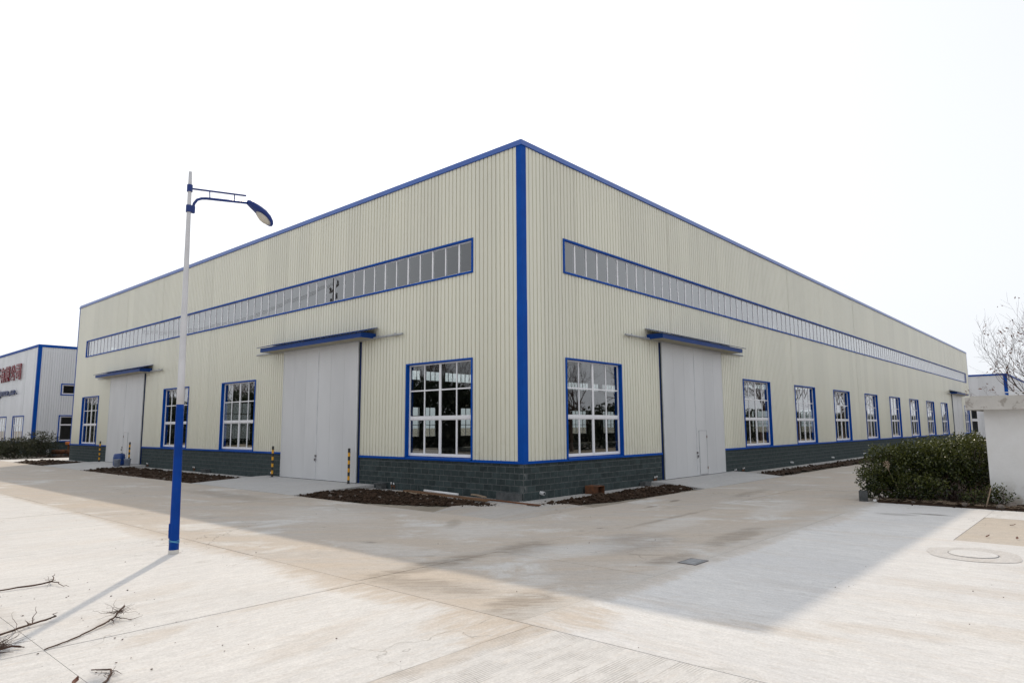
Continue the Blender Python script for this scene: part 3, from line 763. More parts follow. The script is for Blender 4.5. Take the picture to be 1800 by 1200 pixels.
# sliding doors with canopy, track and wicket
def sliding_door(tf, a, b, wicket, flip):
    """flip: -1 when the near (camera) end is a"""
    mid = (a+b)/2; d0, d1 = .035, .085
    for (l_, r_) in ((a, mid-.006), (mid+.006, b)):
        m = MB(tf); m.box(l_+.03, r_-.03, d0, d1-.02, DZ0+.02, DZ1-.02)
        leaf = m.build('door_leaf', MT['door'], WH)
        W = (r_-l_)/3
        for k in range(3):
            g = MB(tf); x0, x1 = l_+k*W+(.034 if k == 0 else .003), l_+(k+1)*W-(.034 if k == 2 else .003)
            zz = DZ0+.035
            def pl(gx0, gx1, gz0, gz1): g.box(gx0, gx1, d1-.021, d1, gz0, gz1)
            pl(x0, x1, zz, DZ1-.03)
            g.build('panel', MT['door'], leaf)
        e = MB(tf)
        for u in (l_, r_-.03): e.box(u, u+.03, d0-.005, d1+.008, DZ0+.012, DZ1)
        e.box(l_+.03, r_-.03, d0-.004, d1+.006, DZ1-.03, DZ1); e.box(l_+.03, r_-.03, d0-.004, d1+.006, DZ0+.012, DZ0+.035)
        e.build('edge_profile', MT['door_edge'], leaf)
    # jamb on the near side: blue return, recess shade put into its colour, with a dark seal
    m = MB(tf); m.box(a-.10, a-.055, -.05, .03, .0, DZ1-.02); m.build('door_jamb', MT['navy'], WH)
    m = MB(tf); m.box(a-.054, a-.004, -.05, .05, .0, DZ1-.02); m.build('door_seal', MT['dark_gap'], WH)
    m = MB(tf); m.box(a, b, .0, .09, DZ0-.012, DZ0+.008); m.build('threshold', MT['dark_gap'], WH)
    m = MB(tf); m.box(a, b, -.02, .0, DZ0+.0, DZ1+.3); 
    # latch hardware at the meeting stile
    h = MB(tf); h.box(mid-.05, mid+.05, d1+.008, d1+.03, 1.02, 1.10); h.box(mid-.035, mid+.035, d1+.031, d1+.06, .88, .97); h.tube([(mid-.02, d1+.02, .94), (mid-.02, d1+.07, .90), (mid-.02, d1+.02, .83)], .007, 6)
    h.build('door_latch', MT['iron'], WH)
    if wicket:
        x0, x1 = wicket; z0, z1 = .19, 1.94
        w_ = MB(tf); w_.box(x0, x1, d1+.001, d1+.012, z0, z1); wk = w_.build('wicket_door', MT['door'], WH)
        f = MB(tf); g = .018
        f.box(x0-g, x0-.003, d1+.001, d1+.016, z0-g, z1+g); f.box(x1+.003, x1+g, d1+.001, d1+.016, z0-g, z1+g)
        f.box(x0-.003, x1+.003, d1+.001, d1+.016, z1+.003, z1+g); f.box(x0-.003, x1+.003, d1+.001, d1+.016, z0-g, z0-.003)
        f.build('wicket_frame', MT['galv'], wk)
        hx = x1 if flip < 0 else x0
        for z in (.42, 1.70):
            hh = MB(tf); hh.box(hx-.02, hx+.02, d1+.017, d1+.03, z-.05, z+.05); hh.build('hinge', MT['rust'], wk)
    # canopy: soffit box with blue fascia, corrugated sheet on top
    c0, c1, dep = a-.98, b+.92, .70
    m = MB(tf)
    m.box(c0, c1, dep-.03, dep, 5.385, 5.555); m.box(c0, c0+.03, .03, dep-.031, 5.385, 5.57); m.box(c1-.03, c1, .03, dep-.031, 5.385, 5.57)
    cp = m.build('canopy', MT['blue_canopy'], WH)
    m = MB(tf); m.box(c0+.031, c1-.031, .13, dep-.031, 5.388, 5.41); m.build('soffit', MT['soffit'], cp)
    m = MB(tf); u = c0-.12; rows = []
    while u < c1+.16:
        for du, hh in ((0, 0), (.05, 0), (.065, .022), (.10, .022), (.115, 0)):
            rows.append((u+du, hh))
        u += .165
    for (u0, h0), (u1, h1) in zip(rows[:-1], rows[1:]):
        m.quad((u0, .02, 5.78+h0), (u1, .02, 5.78+h1), (u1, dep+.07, 5.572+h1), (u0, dep+.07, 5.572+h0))
    m.build('canopy_sheet', MT['blue_canopy'], cp)
    # track
    m = MB(tf); zt = 5.40
    m.tube([(a-2.62, .115, zt), (b+2.3, .115, zt)], .04, 10)
    tr = m.build('door_track', MT['galv'], WH)
    u = a-2.2
    while u < b+2.2:
        k = MB(tf); k.box(u-.06, u+.06, .0, .10, zt+.028, zt+.05); k.box(u-.02, u+.02, .10, .135, zt+.03, zt+.075); k.build('track_bracket', MT['galv'], tr); u += .98
sliding_door(tfL, *doorL[0], None, -1)
sliding_door(tfL, *doorL[1], (30.89, 31.53), -1)
sliding_door(tfR, *doorR[0], (10.99, 11.66), -1)
sliding_door(tfR, *doorR[1], None, -1)

# pipe stubs, vents and fixings low on the plinth
def stub(tf, u, z, r=.055, ln=.13, mat='pvc'):
    m = MB(tf); n = 12
    m.tube([(u, -.01, z), (u, ln, z-.012)], r, n); o = m.build('drain_stub', MT[mat], WH)
    k = MB(tf); k.tube([(u, ln+.001, z-.012), (u, ln+.003, z-.012)], r*.78, n); k.build('stub_opening', MT['dark_gap'], o)  # dark disc on the solid end stands in for the shaded bore
stub(tfR, .78, .20)
for u in (21.56, 28.48, 35.41, 42.3): stub(tfR, u, .215, .045, .16)
m = MB(tfR); m.box(20.08, 20.16, -.003, .006, .38, .58); m.build('vent_slot', MT['dark_gap'], WH)
def anchor(tf, u, z):
    m = MB(tf); m.tube([(u-.07, .02, z-.12), (u-.07, .05, z+.05)], .013, 6); m.tube([(u+.07, .02, z-.14), (u+.07, .05, z+.06)], .013, 6); m.box(u-.1, u+.1, .0, .03, z-.05, z-.01)
    o = m.build('anchor_bolts', MT['rust'], WH)
    k = MB(tf); k.tube([(u-.07, .045, z+.03), (u-.07, .055, z+.09)], .022, 8); k.tube([(u+.07, .045, z+.04), (u+.07, .055, z+.10)], .022, 8); k.build('bolt_cap', MT['pvc'], o)
for tf, u, z in ((tfL, 5.95, .17), (tfL, 14.15, .2), (tfL, 21.8, .17), (tfR, 7.45, .22), (tfR, 15.4, .15), (tfR, 14.5, .12), (tfL, 27.8, .17)): anchor(tf, u, z)

# ---------------------------------------------------------------- loose things by the wall
def rock(name, c, r, label, mat='stone', sq=(1, 1, .7), seed=1, cat='rubble', group=None):
    m = MB(); m.blob(c, r, seed, 2, sq, .5); return tag(m.build(name, MT[mat]), label, cat, group)
m = MB(); m.box(-.17, -.014, .04, .93, -.0, .225); m.box(-.165, -.02, .045, .925, .2251, .235)
tag(m.build('kerb_block', MT['grey_block']), 'long dark grey concrete block lying against the warehouse corner', 'block')
def brokenblock(u, w_, h, lab):
    m = MB(tfL); m.box(u, u+w_, .02, .24, .02, h); m.box(u+.02, u+w_+.07, .0, .28, h+.001, h+.04)
    tag(m.build('broken_block', MT['grey_block']), lab, 'block')
brokenblock(6.32, .32, .19, 'broken grey concrete block by the wall beside the ramp edge')
brokenblock(20.0, .5, .16, 'low grey block against plinth between the two left doors')
m = MB(tfR); m.box(6.35, 6.75, .02, .25, .02, .17); tag(m.build('broken_block', MT['grey_block']), 'grey stone lump against plinth left of the right-hand door', 'block')
# white pipe and planks
m = MB(); m.tube([(-.20, 4.10, .105), (-.30, 2.42, .085)], .042, 12); pp = tag(m.build('plastic_pipe', MT['pvc'], smooth=True), 'white plastic pipe lying on the old planks', 'pipe')
def plank(p, q, w_, h, z, lab, mat='wood', z2=None):
    p = Vector(p); q = Vector(q); d = (q-p).normalized(); n = Vector((-d.y, d.x, 0)); z2 = z if z2 is None else z2
    m = MB(); P = []; K = 8
    for i in range(K+1):
        t_ = i/K; c = p.lerp(q, t_); zz = z+(z2-z)*t_ + .008*math.sin(t_*5)
        ww = w_*(1+.06*math.sin(9*t_+p.x))
        P += [(c.x+n.x*ww/2, c.y+n.y*ww/2, zz), (c.x-n.x*ww/2, c.y-n.y*ww/2, zz), (c.x-n.x*ww/2, c.y-n.y*ww/2, zz+h), (c.x+n.x*ww/2, c.y+n.y*ww/2, zz+h)]
    Fc = [(3, 2, 1, 0), (4*K, 4*K+1, 4*K+2, 4*K+3)]
    for i in range(K):
        for j in range(4): Fc.append((4*i+j, 4*i+(j+1) % 4, 4*i+4+(j+1) % 4, 4*i+4+j))
    m.add(P, Fc); return tag(m.build('plank', MT[mat]), lab, 'plank')
plank((-.22, 5.05), (-.62, .85), .19, .05, .022, 'long brown plank lying along the wall under the white pipe')
plank((-.42, 1.9), (-.56, -1.05), .10, .035, .024, 'dark wet plank reaching past the warehouse corner', 'rust')
plank((-.50, 5.15), (-.75, 3.3), .16, .03, .024, 'short pale board at the door end of the planks', 'wood_pale')
plank((-.12, 2.0), (-.50, 1.05), .07, .04, .085, 'splintered pale batten resting across the long plank', 'wood_pale', .10)
plank((-.08, 4.95), (-.22, 4.1), .20, .02, .024, 'short brown board next to the wall behind the white pipe')
# rusty box section
m = MB(); z0, z1 = .021, .275; x0, x1 = 2.90, 3.31; y0, y1, t = -.56, -.08, .012
m.box(x0, x1, y0, y1, z0, z0+t); m.box(x0, x1, y0, y1, z1-t, z1); m.box(x0, x0+t, y0, y1-t, z0+t, z1-t); m.box(x1-t, x1, y0, y1-t, z0+t, z1-t); m.box(x0, x1, y1-t, y1, z0+t, z1-t)
bx_ = tag(m.build('steel_box', MT['rust'], origin=(3.2, -.37, 0)), 'rusty open-ended steel box section on apron under the right corner window', 'steel box'); bx_.rotation_euler = (0, 0, R(4))

# bollards
def bollard(x, y, lab):
    b = thing('bollard', lab, 'bollard', (x, y, .12), 'striped bollards at the left doors')
    r = .045; H = 1.27; n = 9
    for mi, nm, mat in ((0, 'black_bands', 'black'), (1, 'yellow_bands', 'yellow')):
        m = MB()
        for k in range(n):
            if (k % 2) != mi or k == 0 and mi: continue
            m.lathe([(r, k*H/n), (r, (k+1)*H/n)], (x, y, .12), 14)
        if mi == 0: m.lathe([(r, H), (r*.97, H+.012), (0, H+.014)], (x, y, .12), 14)
        m.build(nm, MT[mat], b, smooth=False)
    m = MB(); m.box(x-.08, x+.08, y-.08, y+.08, .11, .135); m.build('base_plate', MT['iron'], b)
bollard(-.32, 8.16, 'black and yellow bollard at right edge of the nearest left door')
bollard(-.32, 13.62, 'black and yellow bollard at left edge of the nearest left door')
bollard(-.34, 34.75, 'black and yellow bollard at left edge of the far left door')
bollard(-.34, 29.75, 'black and yellow bollard in front of the far left door beside the wicket')

# drum and buckets at far door
d = thing('plastic_drum', 'blue plastic drum standing before the far left door', 'drum', (-.95, 29.45, .09))
m = MB(); m.lathe([(.25, 0), (.30, .04), (.31, .25), (.295, .27), (.31, .29), (.31, .5), (.295, .52), (.30, .6), (.24, .68), (0, .69)], (-.95, 29.45, .09), 20); m.build('body', MT['drum'], d, True)
m = MB(); m.lathe([(.05, .69), (.05, .72), (0, .72)], (-.83, 29.45, .09), 10); m.build('cap', MT['black'], d)
for (x, y, s, lab) in ((-1.35, 28.55, 1.15, 'grey paint bucket in front of the blue drum'), (-.75, 28.75, 1.15, 'grey paint bucket to the right of the blue drum')):
    b = thing('paint_bucket', lab, 'bucket', (x, y, .07))
    m = MB(); m.lathe([(.12*s, 0), (.15*s, .34*s), (.16*s, .345*s), (.16*s, .37*s), (.145*s, .37*s), (.13*s, .06*s), (0, .06*s)], (x, y, .07), 18); m.build('body', MT['bucket'], b, True)
    m = MB(); m.tube([(x+.16*s*math.cos(a), y-.02-.10*s*math.sin(a), .07+.34*s-.12*s*math.sin(a)) for a in [math.pi*i/8 for i in range(9)]], .005, 5); m.build('handle', MT['galv'], b)

# ---------------------------------------------------------------- street lamp
LX, LY = -9.896, -.464
lamp = thing('street_lamp', 'tall white and blue street lamp with drooping blue head', 'street lamp', (LX, LY, 0))
def lp(z): return (LX-.0125*z, LY-.003*z, z)
def lr(z): return .083-.0076*z
m = MB(); zz = [.001+i*.25 for i in range(11)]+[2.58]; m.tube([lp(z) for z in zz], [lr(z) for z in zz], 20); lo = m.build('lower_pole', MT['pole_blue'], lamp, True)
m = MB(); zz = [2.5801+i*.45 for i in range(10)]+[6.88]; m.tube([lp(z) for z in zz], [lr(z) for z in zz], 20); m.build('upper_pole', MT['pole_white'], lamp, True)
m = MB(); m.tube([lp(.0), lp(.04), lp(.065)], [.0875, .0865, .0835], 20); m.build('scuffed_foot', MT['slab_old'], lamp)
# service hatch on the left side and string
ang = Vector((-Rt.x*.9-F.x*.35, -Rt.y*.9-F.y*.35, 0)).normalized(); tn = Vector((-ang.y, ang.x, 0))
m = MB(); P = []
for z, hw in ((.26, .02), (.29, .038), (.48, .038), (.51, .02)):
    c = Vector(lp(z))
    for s, o_ in ((-1, .066), (1, .066), (1, .092), (-1, .092)): P.append(tuple(c+ang*o_+tn*s*hw))
m.add(P, [(3, 2, 1, 0), (12, 13, 14, 15)]+[(4*i+j, 4*i+(j+1) % 4, 4*i+4+(j+1) % 4, 4*i+4+j) for i in range(3) for j in range(4)])
hc = m.build('service_hatch', MT['pole_blue'], lamp)
m = MB(); c = Vector(lp(.38)); m.tube([c+ang*.09, c+ang*.097], .012, 8); m.build('hatch_lock', MT['rust'], hc)
m = MB()
for k in range(3): m.tube([(lp(.2)[0]+.087*math.cos(a), lp(.2)[1]+.087*math.sin(a), .19+.018*k+.012*math.sin(a*2+k)) for a in [2*math.pi*i/18 for i in range(19)]], .004, 5, False)
m.build('string_tie', MT['cable_blue'], lamp)
def A(x, z): return (x-0.0, LY-.02, z)
for z0, z1, k in ((6.50, 6.63, 1.0), (6.11, 6.24, 1.05)):
    m = MB(); m.tube([lp(z0), lp(z1)], [lr(z0)+.016]*2, 16); cl = m.build('clamp', MT['lamp_blue'], lamp)
m = MB(); m.box(lp(6.17)[0]+.03, lp(6.17)[0]+.10, LY-.05, LY+.01, 6.11, 6.235); m.build('clamp_lug', MT['lamp_blue'], lamp)
m = MB(); m.tube([A(-9.93, 6.568), A(-8.90, 6.702)], .018, 8); m.build('upper_arm', MT['lamp_blue'], lamp)
m = MB(); arc = [A(-9.905, 6.13), A(-9.905, 6.20), A(-9.885, 6.30), A(-9.835, 6.38), A(-9.755, 6.425), A(-9.66, 6.45), A(-9.3, 6.502), A(-8.82, 6.572)]
m.tube(arc, .025, 10); m.build('lower_arm', MT['lamp_blue'], lamp, True)
for x, z0, z1 in ((-9.60, 6.46, 6.61), (-9.12, 6.53, 6.67)):
    m = MB(); m.tube([A(x, z0), A(x-.012, z1)], .010, 6); m.build('arm_strut', MT['lamp_blue'], lamp)
# lamp head: lofted shell, lens below
S = Vector((-8.87, LY-.02, 6.60)); E_ = Vector((-8.36, LY-.02, 6.235)); ax = (E_-S).normalized(); ln = (E_-S).length
side = Vector((0, 1, 0)); upv = side.cross(ax)*-1
if upv.z < 0: upv = -upv
roll = R(8); up2 = upv*math.cos(roll)+side*math.sin(roll); sd2 = side*math.cos(roll)-upv*math.sin(roll)
m = MB(); secs = [(0, .035, .035, .03), (.06, .065, .06, .05), (.18, .085, .085, .055), (.35, .105, .10, .05), (.55, .128, .112, .045), (.75, .132, .10, .04), (.9, .105, .07, .03), (.97, .065, .04, .02), (1.0, .02, .012, .008)]
n = 20; P = []; Fc = []
for t_, wd, hu, hd in secs:
    c = S+ax*ln*t_*1.06+up2*(.035*math.sin(math.pi*t_))
    for j in range(n):
        a = 2*math.pi*j/n; s_ = math.sin(a)
        P.append(tuple(c+sd2*wd*math.cos(a)+up2*(hu if s_ > 0 else hd)*s_))
for i in range(len(secs)-1):
    for j in range(n): Fc.append((i*n+j, i*n+(j+1) % n, (i+1)*n+(j+1) % n, (i+1)*n+j))
Fc.append(tuple(range(n-1, -1, -1))); Fc.append(tuple((len(secs)-1)*n+j for j in range(n)))
m.add(P, Fc); hd_ = m.build('lamp_head', MT['lamp_blue'], lamp, True)
m = MB(); P = []
c = S+ax*ln*.70-up2*.010
for v in ICO[3][0]: P.append(tuple(c+ax*v[0]*.165+sd2*v[1]*.092+up2*(v[2]*(.075 if v[2] < 0 else .02))))
m.add(P, ICO[3][1]); m.build('lens', MT['lens'], hd_, True)
m = MB(); P = []
c = S+ax*ln*.70-up2*.012
for k in range(2):
    for j in range(28):
        a = 2*math.pi*j/28; rr = 1.0 if k == 0 else 1.1
        P.append(tuple(c+ax*math.cos(a)*.165*rr+sd2*math.sin(a)*.10*rr-up2*.008))
m.add(P, [(j, (j+1) % 28, 28+(j+1) % 28, 28+j) for j in range(28)]); m.build('lens_rim', MT['galv'], hd_)

# ---------------------------------------------------------------- drain, manhole, stains
g = thing('drain_grate', 'dark iron drain grate set in the road edge', 'drain grate', (-4.81, -7.69, 0))
x0, x1, y0, y1 = -5.04, -4.58, -7.85, -7.54; z = .010
m = MB(); m.box(x0, x1, y0, y0+.02, -.03, z); m.box(x0, x1, y1-.02, y1, -.03, z); m.box(x0, x0+.02, y0+.02, y1-.02, -.03, z); m.box(x1-.02, x1, y0+.02, y1-.02, -.03, z); m.build('grate_frame', MT['iron'], g)
m = MB(); m.box(x0+.02, x1-.02, y0+.02, y1-.02, -.03, .0045); m.build('sump', MT['dark_gap'], g)  # solid dark block stands in for the shaded pit under the bars
for k in range(11):
    xx = x0+.045+k*.038; m = MB(); m.box(xx-.011, xx+.011, y0+.02, y1-.02, .005, .0095); m.build('grate_bar', MT['galv'], g)
for k in range(2):
    yy = y0+.105+k*.1; m = MB(); m.box(x0+.02, x1-.02, yy-.008, yy+.008, .0051, .0088); m.build('cross_bar', MT['galv'], g)
def disc(name, c, r0, r1, z, mat, parent, n=48, wob=0, seed=0):
    m = MB(); P = []; Fc = []
    rad = [r0, r1]
    for k in range(2):
        for j in range(n):
            a = 2*math.pi*j/n; rr = rad[k]*(1+(wob*mnoise.noise(Vector((math.cos(a)*1.5, math.sin(a)*1.5, seed+k))) if k else 0))
            P.append((c[0]+rr*math.cos(a), c[1]+rr*math.sin(a), z))
    if r0 > 0: Fc = [(j, (j+1) % n, n+(j+1) % n, n+j) for j in range(n)]
    else: P = P[n:]; Fc = [tuple(range(n))]
    m.add(P, Fc); return m.build(name, mat, parent)
mh = thing('manhole_cover', 'round pale concrete manhole cover in the sunny yard', 'manhole', (-1.26, -10.95, 0))
m = MB(); m.lathe([(.345, -.04), (.345, .008), (.338, .012), (0, .012)], (-1.26, -10.95, 0), 40); m.build('cover', MT['yard_s'], mh)
disc('cover_gap', (-1.26, -10.95), .346, .358, .0065, MT['iron'], mh)
MT['mortar_ring'] = concrete('collar_mortar', (.58, .56, .54), (.53, .51, .495), (.50, .43, .36), tan_amt=.35)
disc('mortar_collar', (-1.30, -10.97), .3585, .70, .0062, MT['mortar_ring'], mh, wob=.16, seed=3)

# ---------------------------------------------------------------- dry uprooted branches
def jitter_line(p, q, n, amp, rnd, z0=None):
    p = Vector(p); q = Vector(q); L = (q-p).length; out = []
    for i in range(n+1):
        t_ = i/n; k = amp*L*math.sin(math.pi*t_)
        out.append(p.lerp(q, t_)+Vector((rnd.gauss(0, 1), rnd.gauss(0, 1), rnd.gauss(0, .4)))*k*.35)
    return out
def dry_branch(lab, pts, r0, r1, roots, seed, hairs=0, haircenter=None, hl=.15):
    r0 *= .72; r1 *= .72; roots = [(a, b, c*.7) for a, b, c in roots]
    rnd = random.Random(seed); br = thing('dry_branch', lab, 'branch', (pts[0][0], pts[0][1], 0), 'uprooted dry branches on the yard')
    fine = []
    for a, b in zip(pts[:-1], pts[1:]): fine += jitter_line(a, b, 5, .05, rnd)[:-1]
    fine.append(Vector(pts[-1]))
    for v in fine: v.z = max(v.z, r0*.9)
    n = len(fine); m = MB(); m.tube(fine, [r0+(r1-r0)*i/(n-1)+rnd.uniform(-.1, .12)*r0 for i in range(n)], 7); m.build('stem', MT['twig'], br, True)
    m = MB()
    for a, b, ra in roots:
        L = jitter_line(a, b, 6, .16, rnd); m.tube(L, [ra*(1-.75*i/6) for i in range(7)], 5)
    for k in range(hairs):
        c = Vector(haircenter)+Vector((rnd.uniform(-.06, .06), rnd.uniform(-.06, .06), .03))
        a = rnd.uniform(0, 6.28); e = rnd.uniform(-.1, .9)
        dd = Vector((math.cos(a)*math.cos(e), math.sin(a)*math.cos(e), math.sin(e)))*hl*rnd.uniform(.4, 1.25)
        tip = c+dd; tip.z = max(tip.z*.8, .006)
        L = jitter_line(c, tip, 5, .30, rnd); 
        for v in L: v.z = max(v.z, .005)
        m.tube(L, [.0022, .002, .0018, .0015, .0012, .001], 4)
    if m.f: m.build('roots', MT['twig'], br)
dry_branch('forked dry root with thin stem nearest the lamp post at left edge', [(-12.9, -1.50, .02), (-12.573, -1.577, .02), (-12.104, -1.60, .03), (-11.99, -1.60, .045)], .012, .018,
    [((-11.99, -1.60, .04), (-11.90, -1.36, .10), .014), ((-11.99, -1.6, .04), (-11.90, -2.04, .02), .012), ((-12.02, -1.60, .05), (-12.10, -1.85, .02), .006), ((-12.02, -1.6, .04), (-12.0, -1.42, .09), .006)], 11, 8, (-12.0, -1.6, .03), .10)
dry_branch('thick dark branch with forked tip crossing the lamp shadow', [(-13.4, -4.15, .03), (-13.057, -4.017, .03), (-12.76, -3.842, .035), (-12.486, -3.727, .05)], .018, .013,
    [((-12.55, -3.77, .04), (-12.45, -3.62, .07), .009), ((-12.74, -3.84, .03), (-12.66, -3.62, .17), .009), ((-12.75, -3.84, .03), (-12.78, -3.74, .06), .014)], 12, 4, (-12.76, -3.8, .04), .06)
dry_branch('long dry stem ending in a wiry root ball on the sunlit yard', [(-12.872, -4.866, .012), (-12.65, -4.75, .015), (-12.439, -4.59, .02), (-12.20, -4.40, .03), (-12.06, -4.27, .045), (-11.97, -4.12, .06), (-11.87, -4.0, .085)], .009, .016,
    [((-12.1, -4.30, .04), (-12.12, -4.45, .015), .012), ((-12.04, -4.25, .04), (-11.93, -4.42, .012), .010), ((-11.95, -4.4, .02), (-11.80, -4.36, .02), .006)], 13, 34, (-12.02, -4.22, .05), .20)
dry_branch('ragged fibrous root clump at the lower left edge', [(-13.45, -4.75, .03), (-13.25, -4.65, .04), (-13.08, -4.58, .035), (-12.99, -4.66, .02)], .03, .008,
    [((-13.17, -4.60, .04), (-12.95, -4.10, .05), .008), ((-12.95, -4.10, .05), (-12.80, -3.34, .10), .005), ((-13.3, -4.66, .03), (-13.1, -4.75, .02), .012), ((-13.3, -4.66, .05), (-13.06, -4.42, .08), .01)], 14, 60, (-13.2, -4.64, .04), .20)
dry_branch('hooked dark root lying at the bottom edge of picture', [(-12.76, -5.86, .014), (-12.70, -5.94, .018), (-12.648, -6.0, .02), (-12.68, -6.12, .03), (-12.77, -6.30, .03), (-12.9, -6.45, .03)], .007, .017,
    [((-12.66, -6.05, .03), (-12.62, -6.2, .02), .006)], 15, 10, (-12.75, -6.25, .03), .08)
# crumbs of earth and dead leaves scattered over the concrete
rnd = random.Random(5); m = MB()
for k in range(150):
    a = rnd.random()
    if a < .45: x, y = rnd.uniform(-13.4, -11.3), rnd.uniform(-6.4, -1.2)
    elif a < .8: x, y = rnd.uniform(-12, -3), rnd.uniform(-12, 6)
    else: x, y = rnd.uniform(-6, 6), rnd.uniform(-12, -3)
    m.blob((x, y, .008), .003+.007*rnd.random()**2, k % 31, 1, (1.4, 1, .6), .5)
o = m.build('crumbs', MT['twig']); o['kind'] = 'stuff'; tag(o, 'scattered brown crumbs of earth and bark on the concrete', 'debris')
rnd = random.Random(15)
for i, (x, y, lab) in enumerate(((-.6, -10.25, 'dead brown leaf on the tan patch of concrete near the manhole'), (1.0, -11.35, 'curled brown leaf on the tan concrete patch, nearer the manhole'), (3.0, -11.1, 'small brown leaf on the tan concrete patch beside the ring mark'), (-12.95, -6.1, 'small brown leaf on the pale slab by the hooked root'))):
    m = MB(); P = []
    L, W = .11, .05
    for j in range(5):
        t_ = j/4; ww = W*math.sin(math.pi*min(.97, t_+.06)); hh = .012+.03*t_*t_
        P += [(L*(t_-.5), -ww/2, hh+.014), (L*(t_-.5), 0, hh), (L*(t_-.5), ww/2, hh+.012)]
    m.add(P, [(3*j+k, 3*j+3+k, 3*j+4+k, 3*j+1+k) for j in range(4) for k in range(2)])
    o = m.build('dead_leaf', MT['dry_leaf']); o.location = (x if i else .95, y if i else -10.9, 0); o.rotation_euler = (0, 0, rnd.uniform(0, 6)); tag(o, lab, 'leaf')

# ---------------------------------------------------------------- foliage
def leaf_cloud(m, center, size, n, leaf, rnd, droop=0., gapscale=1.3, thr=-.12, seed=0., shell=.5):
    """many small folded leaves in an uneven ellipsoid"""
    cx, cy, cz = center; sx, sy, sz = size; cnt = 0; tries = 0
    while cnt < n and tries < n*12:
        tries += 1
        v = Vector((rnd.gauss(0, 1), rnd.gauss(0, 1), rnd.gauss(0, 1))).normalized()
        rr = rnd.random()**shell
        k = 1+.30*mnoise.noise(v*2.1+Vector((seed, 0, 0)))+.16*mnoise.noise(v*5.3+Vector((0, seed, 0)))
        p = Vector((cx+v.x*sx*rr*k, cy+v.y*sy*rr*k, cz+v.z*sz*rr*k))
        if p.z < .04: continue
        if mnoise.noise(p*gapscale*2.2+Vector((seed, seed, 0))) < thr: continue
        L = leaf*rnd.uniform(.65, 1.25)
        d = (v*.9+Vector((rnd.gauss(0, .7), rnd.gauss(0, .7), rnd.gauss(.25-droop, .6)))).normalized()
        s = d.cross(Vector((rnd.gauss(0, 1), rnd.gauss(0, 1), rnd.gauss(0, 1))))
        if s.length < .05: continue
        s.normalize(); nn = d.cross(s)
        w2 = L*.27
        m.add([p, p+d*L*.5+s*w2+nn*L*.07, p+d*L, p+d*L*.5-s*w2+nn*L*.07], [(0, 1, 2), (0, 2, 3)])
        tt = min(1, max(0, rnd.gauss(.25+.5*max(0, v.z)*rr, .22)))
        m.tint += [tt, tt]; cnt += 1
def sprigs(m, n, center, size, leaf, rnd):
    """upright shoots poking out of the crown"""
    for k in range(n):
        a = rnd.uniform(0, 6.28); r = rnd.random()**.5
        b = Vector((center[0]+size[0]*r*math.cos(a), center[1]+size[1]*r*math.sin(a), center[2]+size[2]*.72*math.sqrt(max(0, 1-r*r))))
        h = rnd.uniform(.12, .38); tip = b+Vector((rnd.gauss(0, .08), rnd.gauss(0, .08), h))
        for q in range(7):
            c = b.lerp(tip, q/6); aa = q*2.4
            d = Vector((math.cos(aa), math.sin(aa), .7)).normalized(); s = d.cross(Vector((0, 0, 1))).normalized(); L = leaf*rnd.uniform(.7, 1.2)
            m.add([c, c+d*L*.5+s*L*.27, c+d*L, c+d*L*.5-s*L*.27], [(0, 1, 2), (0, 2, 3)]); tt = rnd.uniform(.45, 1.0); m.tint += [tt, tt]
def shrub(label, base, clouds, n, leaf, mat, seed, group, stems=14, sprig=0, name='shrub'):
    rnd = random.Random(seed); root = thing(name, label, 'shrub', base, group)
    m = MB(); tot = sum(c[1][0]*c[1][1]*c[1][2] for c in clouds)
    for i, (c, s) in enumerate(clouds):
        leaf_cloud(m, c, s, int(n*s[0]*s[1]*s[2]/tot), leaf, rnd, seed=seed+i*3.3)
        if sprig: sprigs(m, sprig, c, s, leaf, rnd)
    m.build('foliage', MT[mat], root)
    m = MB()
    for k in range(stems):
        c, s = clouds[k % len(clouds)]
        b = Vector((base[0]+rnd.uniform(-.5, .5)*s[0], base[1]+rnd.uniform(-.5, .5)*s[1], -.03)); b.x = b.x*.4+c[0]*.6; b.y = b.y*.4+c[1]*.6
        tip = Vector((c[0]+rnd.uniform(-.9, .9)*s[0], c[1]+rnd.uniform(-.9, .9)*s[1], c[2]+rnd.uniform(-.2, .85)*s[2]))
        L = jitter_line(b, tip, 6, .10, rnd); m.tube(L, [.016*(1-.8*i/6) for i in range(7)], 5)
        for q in range(3):
            s0 = L[2+q]; t2 = s0+Vector((rnd.gauss(0, .25), rnd.gauss(0, .25), rnd.uniform(.05, .4))); m.tube(jitter_line(s0, t2, 4, .1, rnd), [.006, .005, .004, .003, .002], 4)
    m.build('stems', MT['bark'], root)
    return root
G = 'evergreen shrubs beside the white gatehouse'
soil([(6.2, -7.5), (30, -7.6), (30, -18), (6.3, -18), (6.15, -12)], .10, 700, 'bare littered earth under the evergreen hedge by the gatehouse', step=.3, seed=21, name='planting_bed')
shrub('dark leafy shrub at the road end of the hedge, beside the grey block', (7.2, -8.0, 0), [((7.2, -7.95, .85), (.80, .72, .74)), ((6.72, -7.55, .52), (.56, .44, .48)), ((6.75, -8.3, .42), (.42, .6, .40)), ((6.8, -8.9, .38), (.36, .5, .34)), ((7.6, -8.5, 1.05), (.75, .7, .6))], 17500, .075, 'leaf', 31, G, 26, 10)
shrub('bushy bright green shrub in the middle of the hedge', (7.6, -9.1, 0), [((7.45, -9.0, .95), (.75, .62, .72)), ((7.8, -9.5, 1.0), (.8, .6, .72)), ((8.5, -8.9, 1.1), (1.0, .9, .65))], 14500, .075, 'leaf', 32, G, 16, 12)
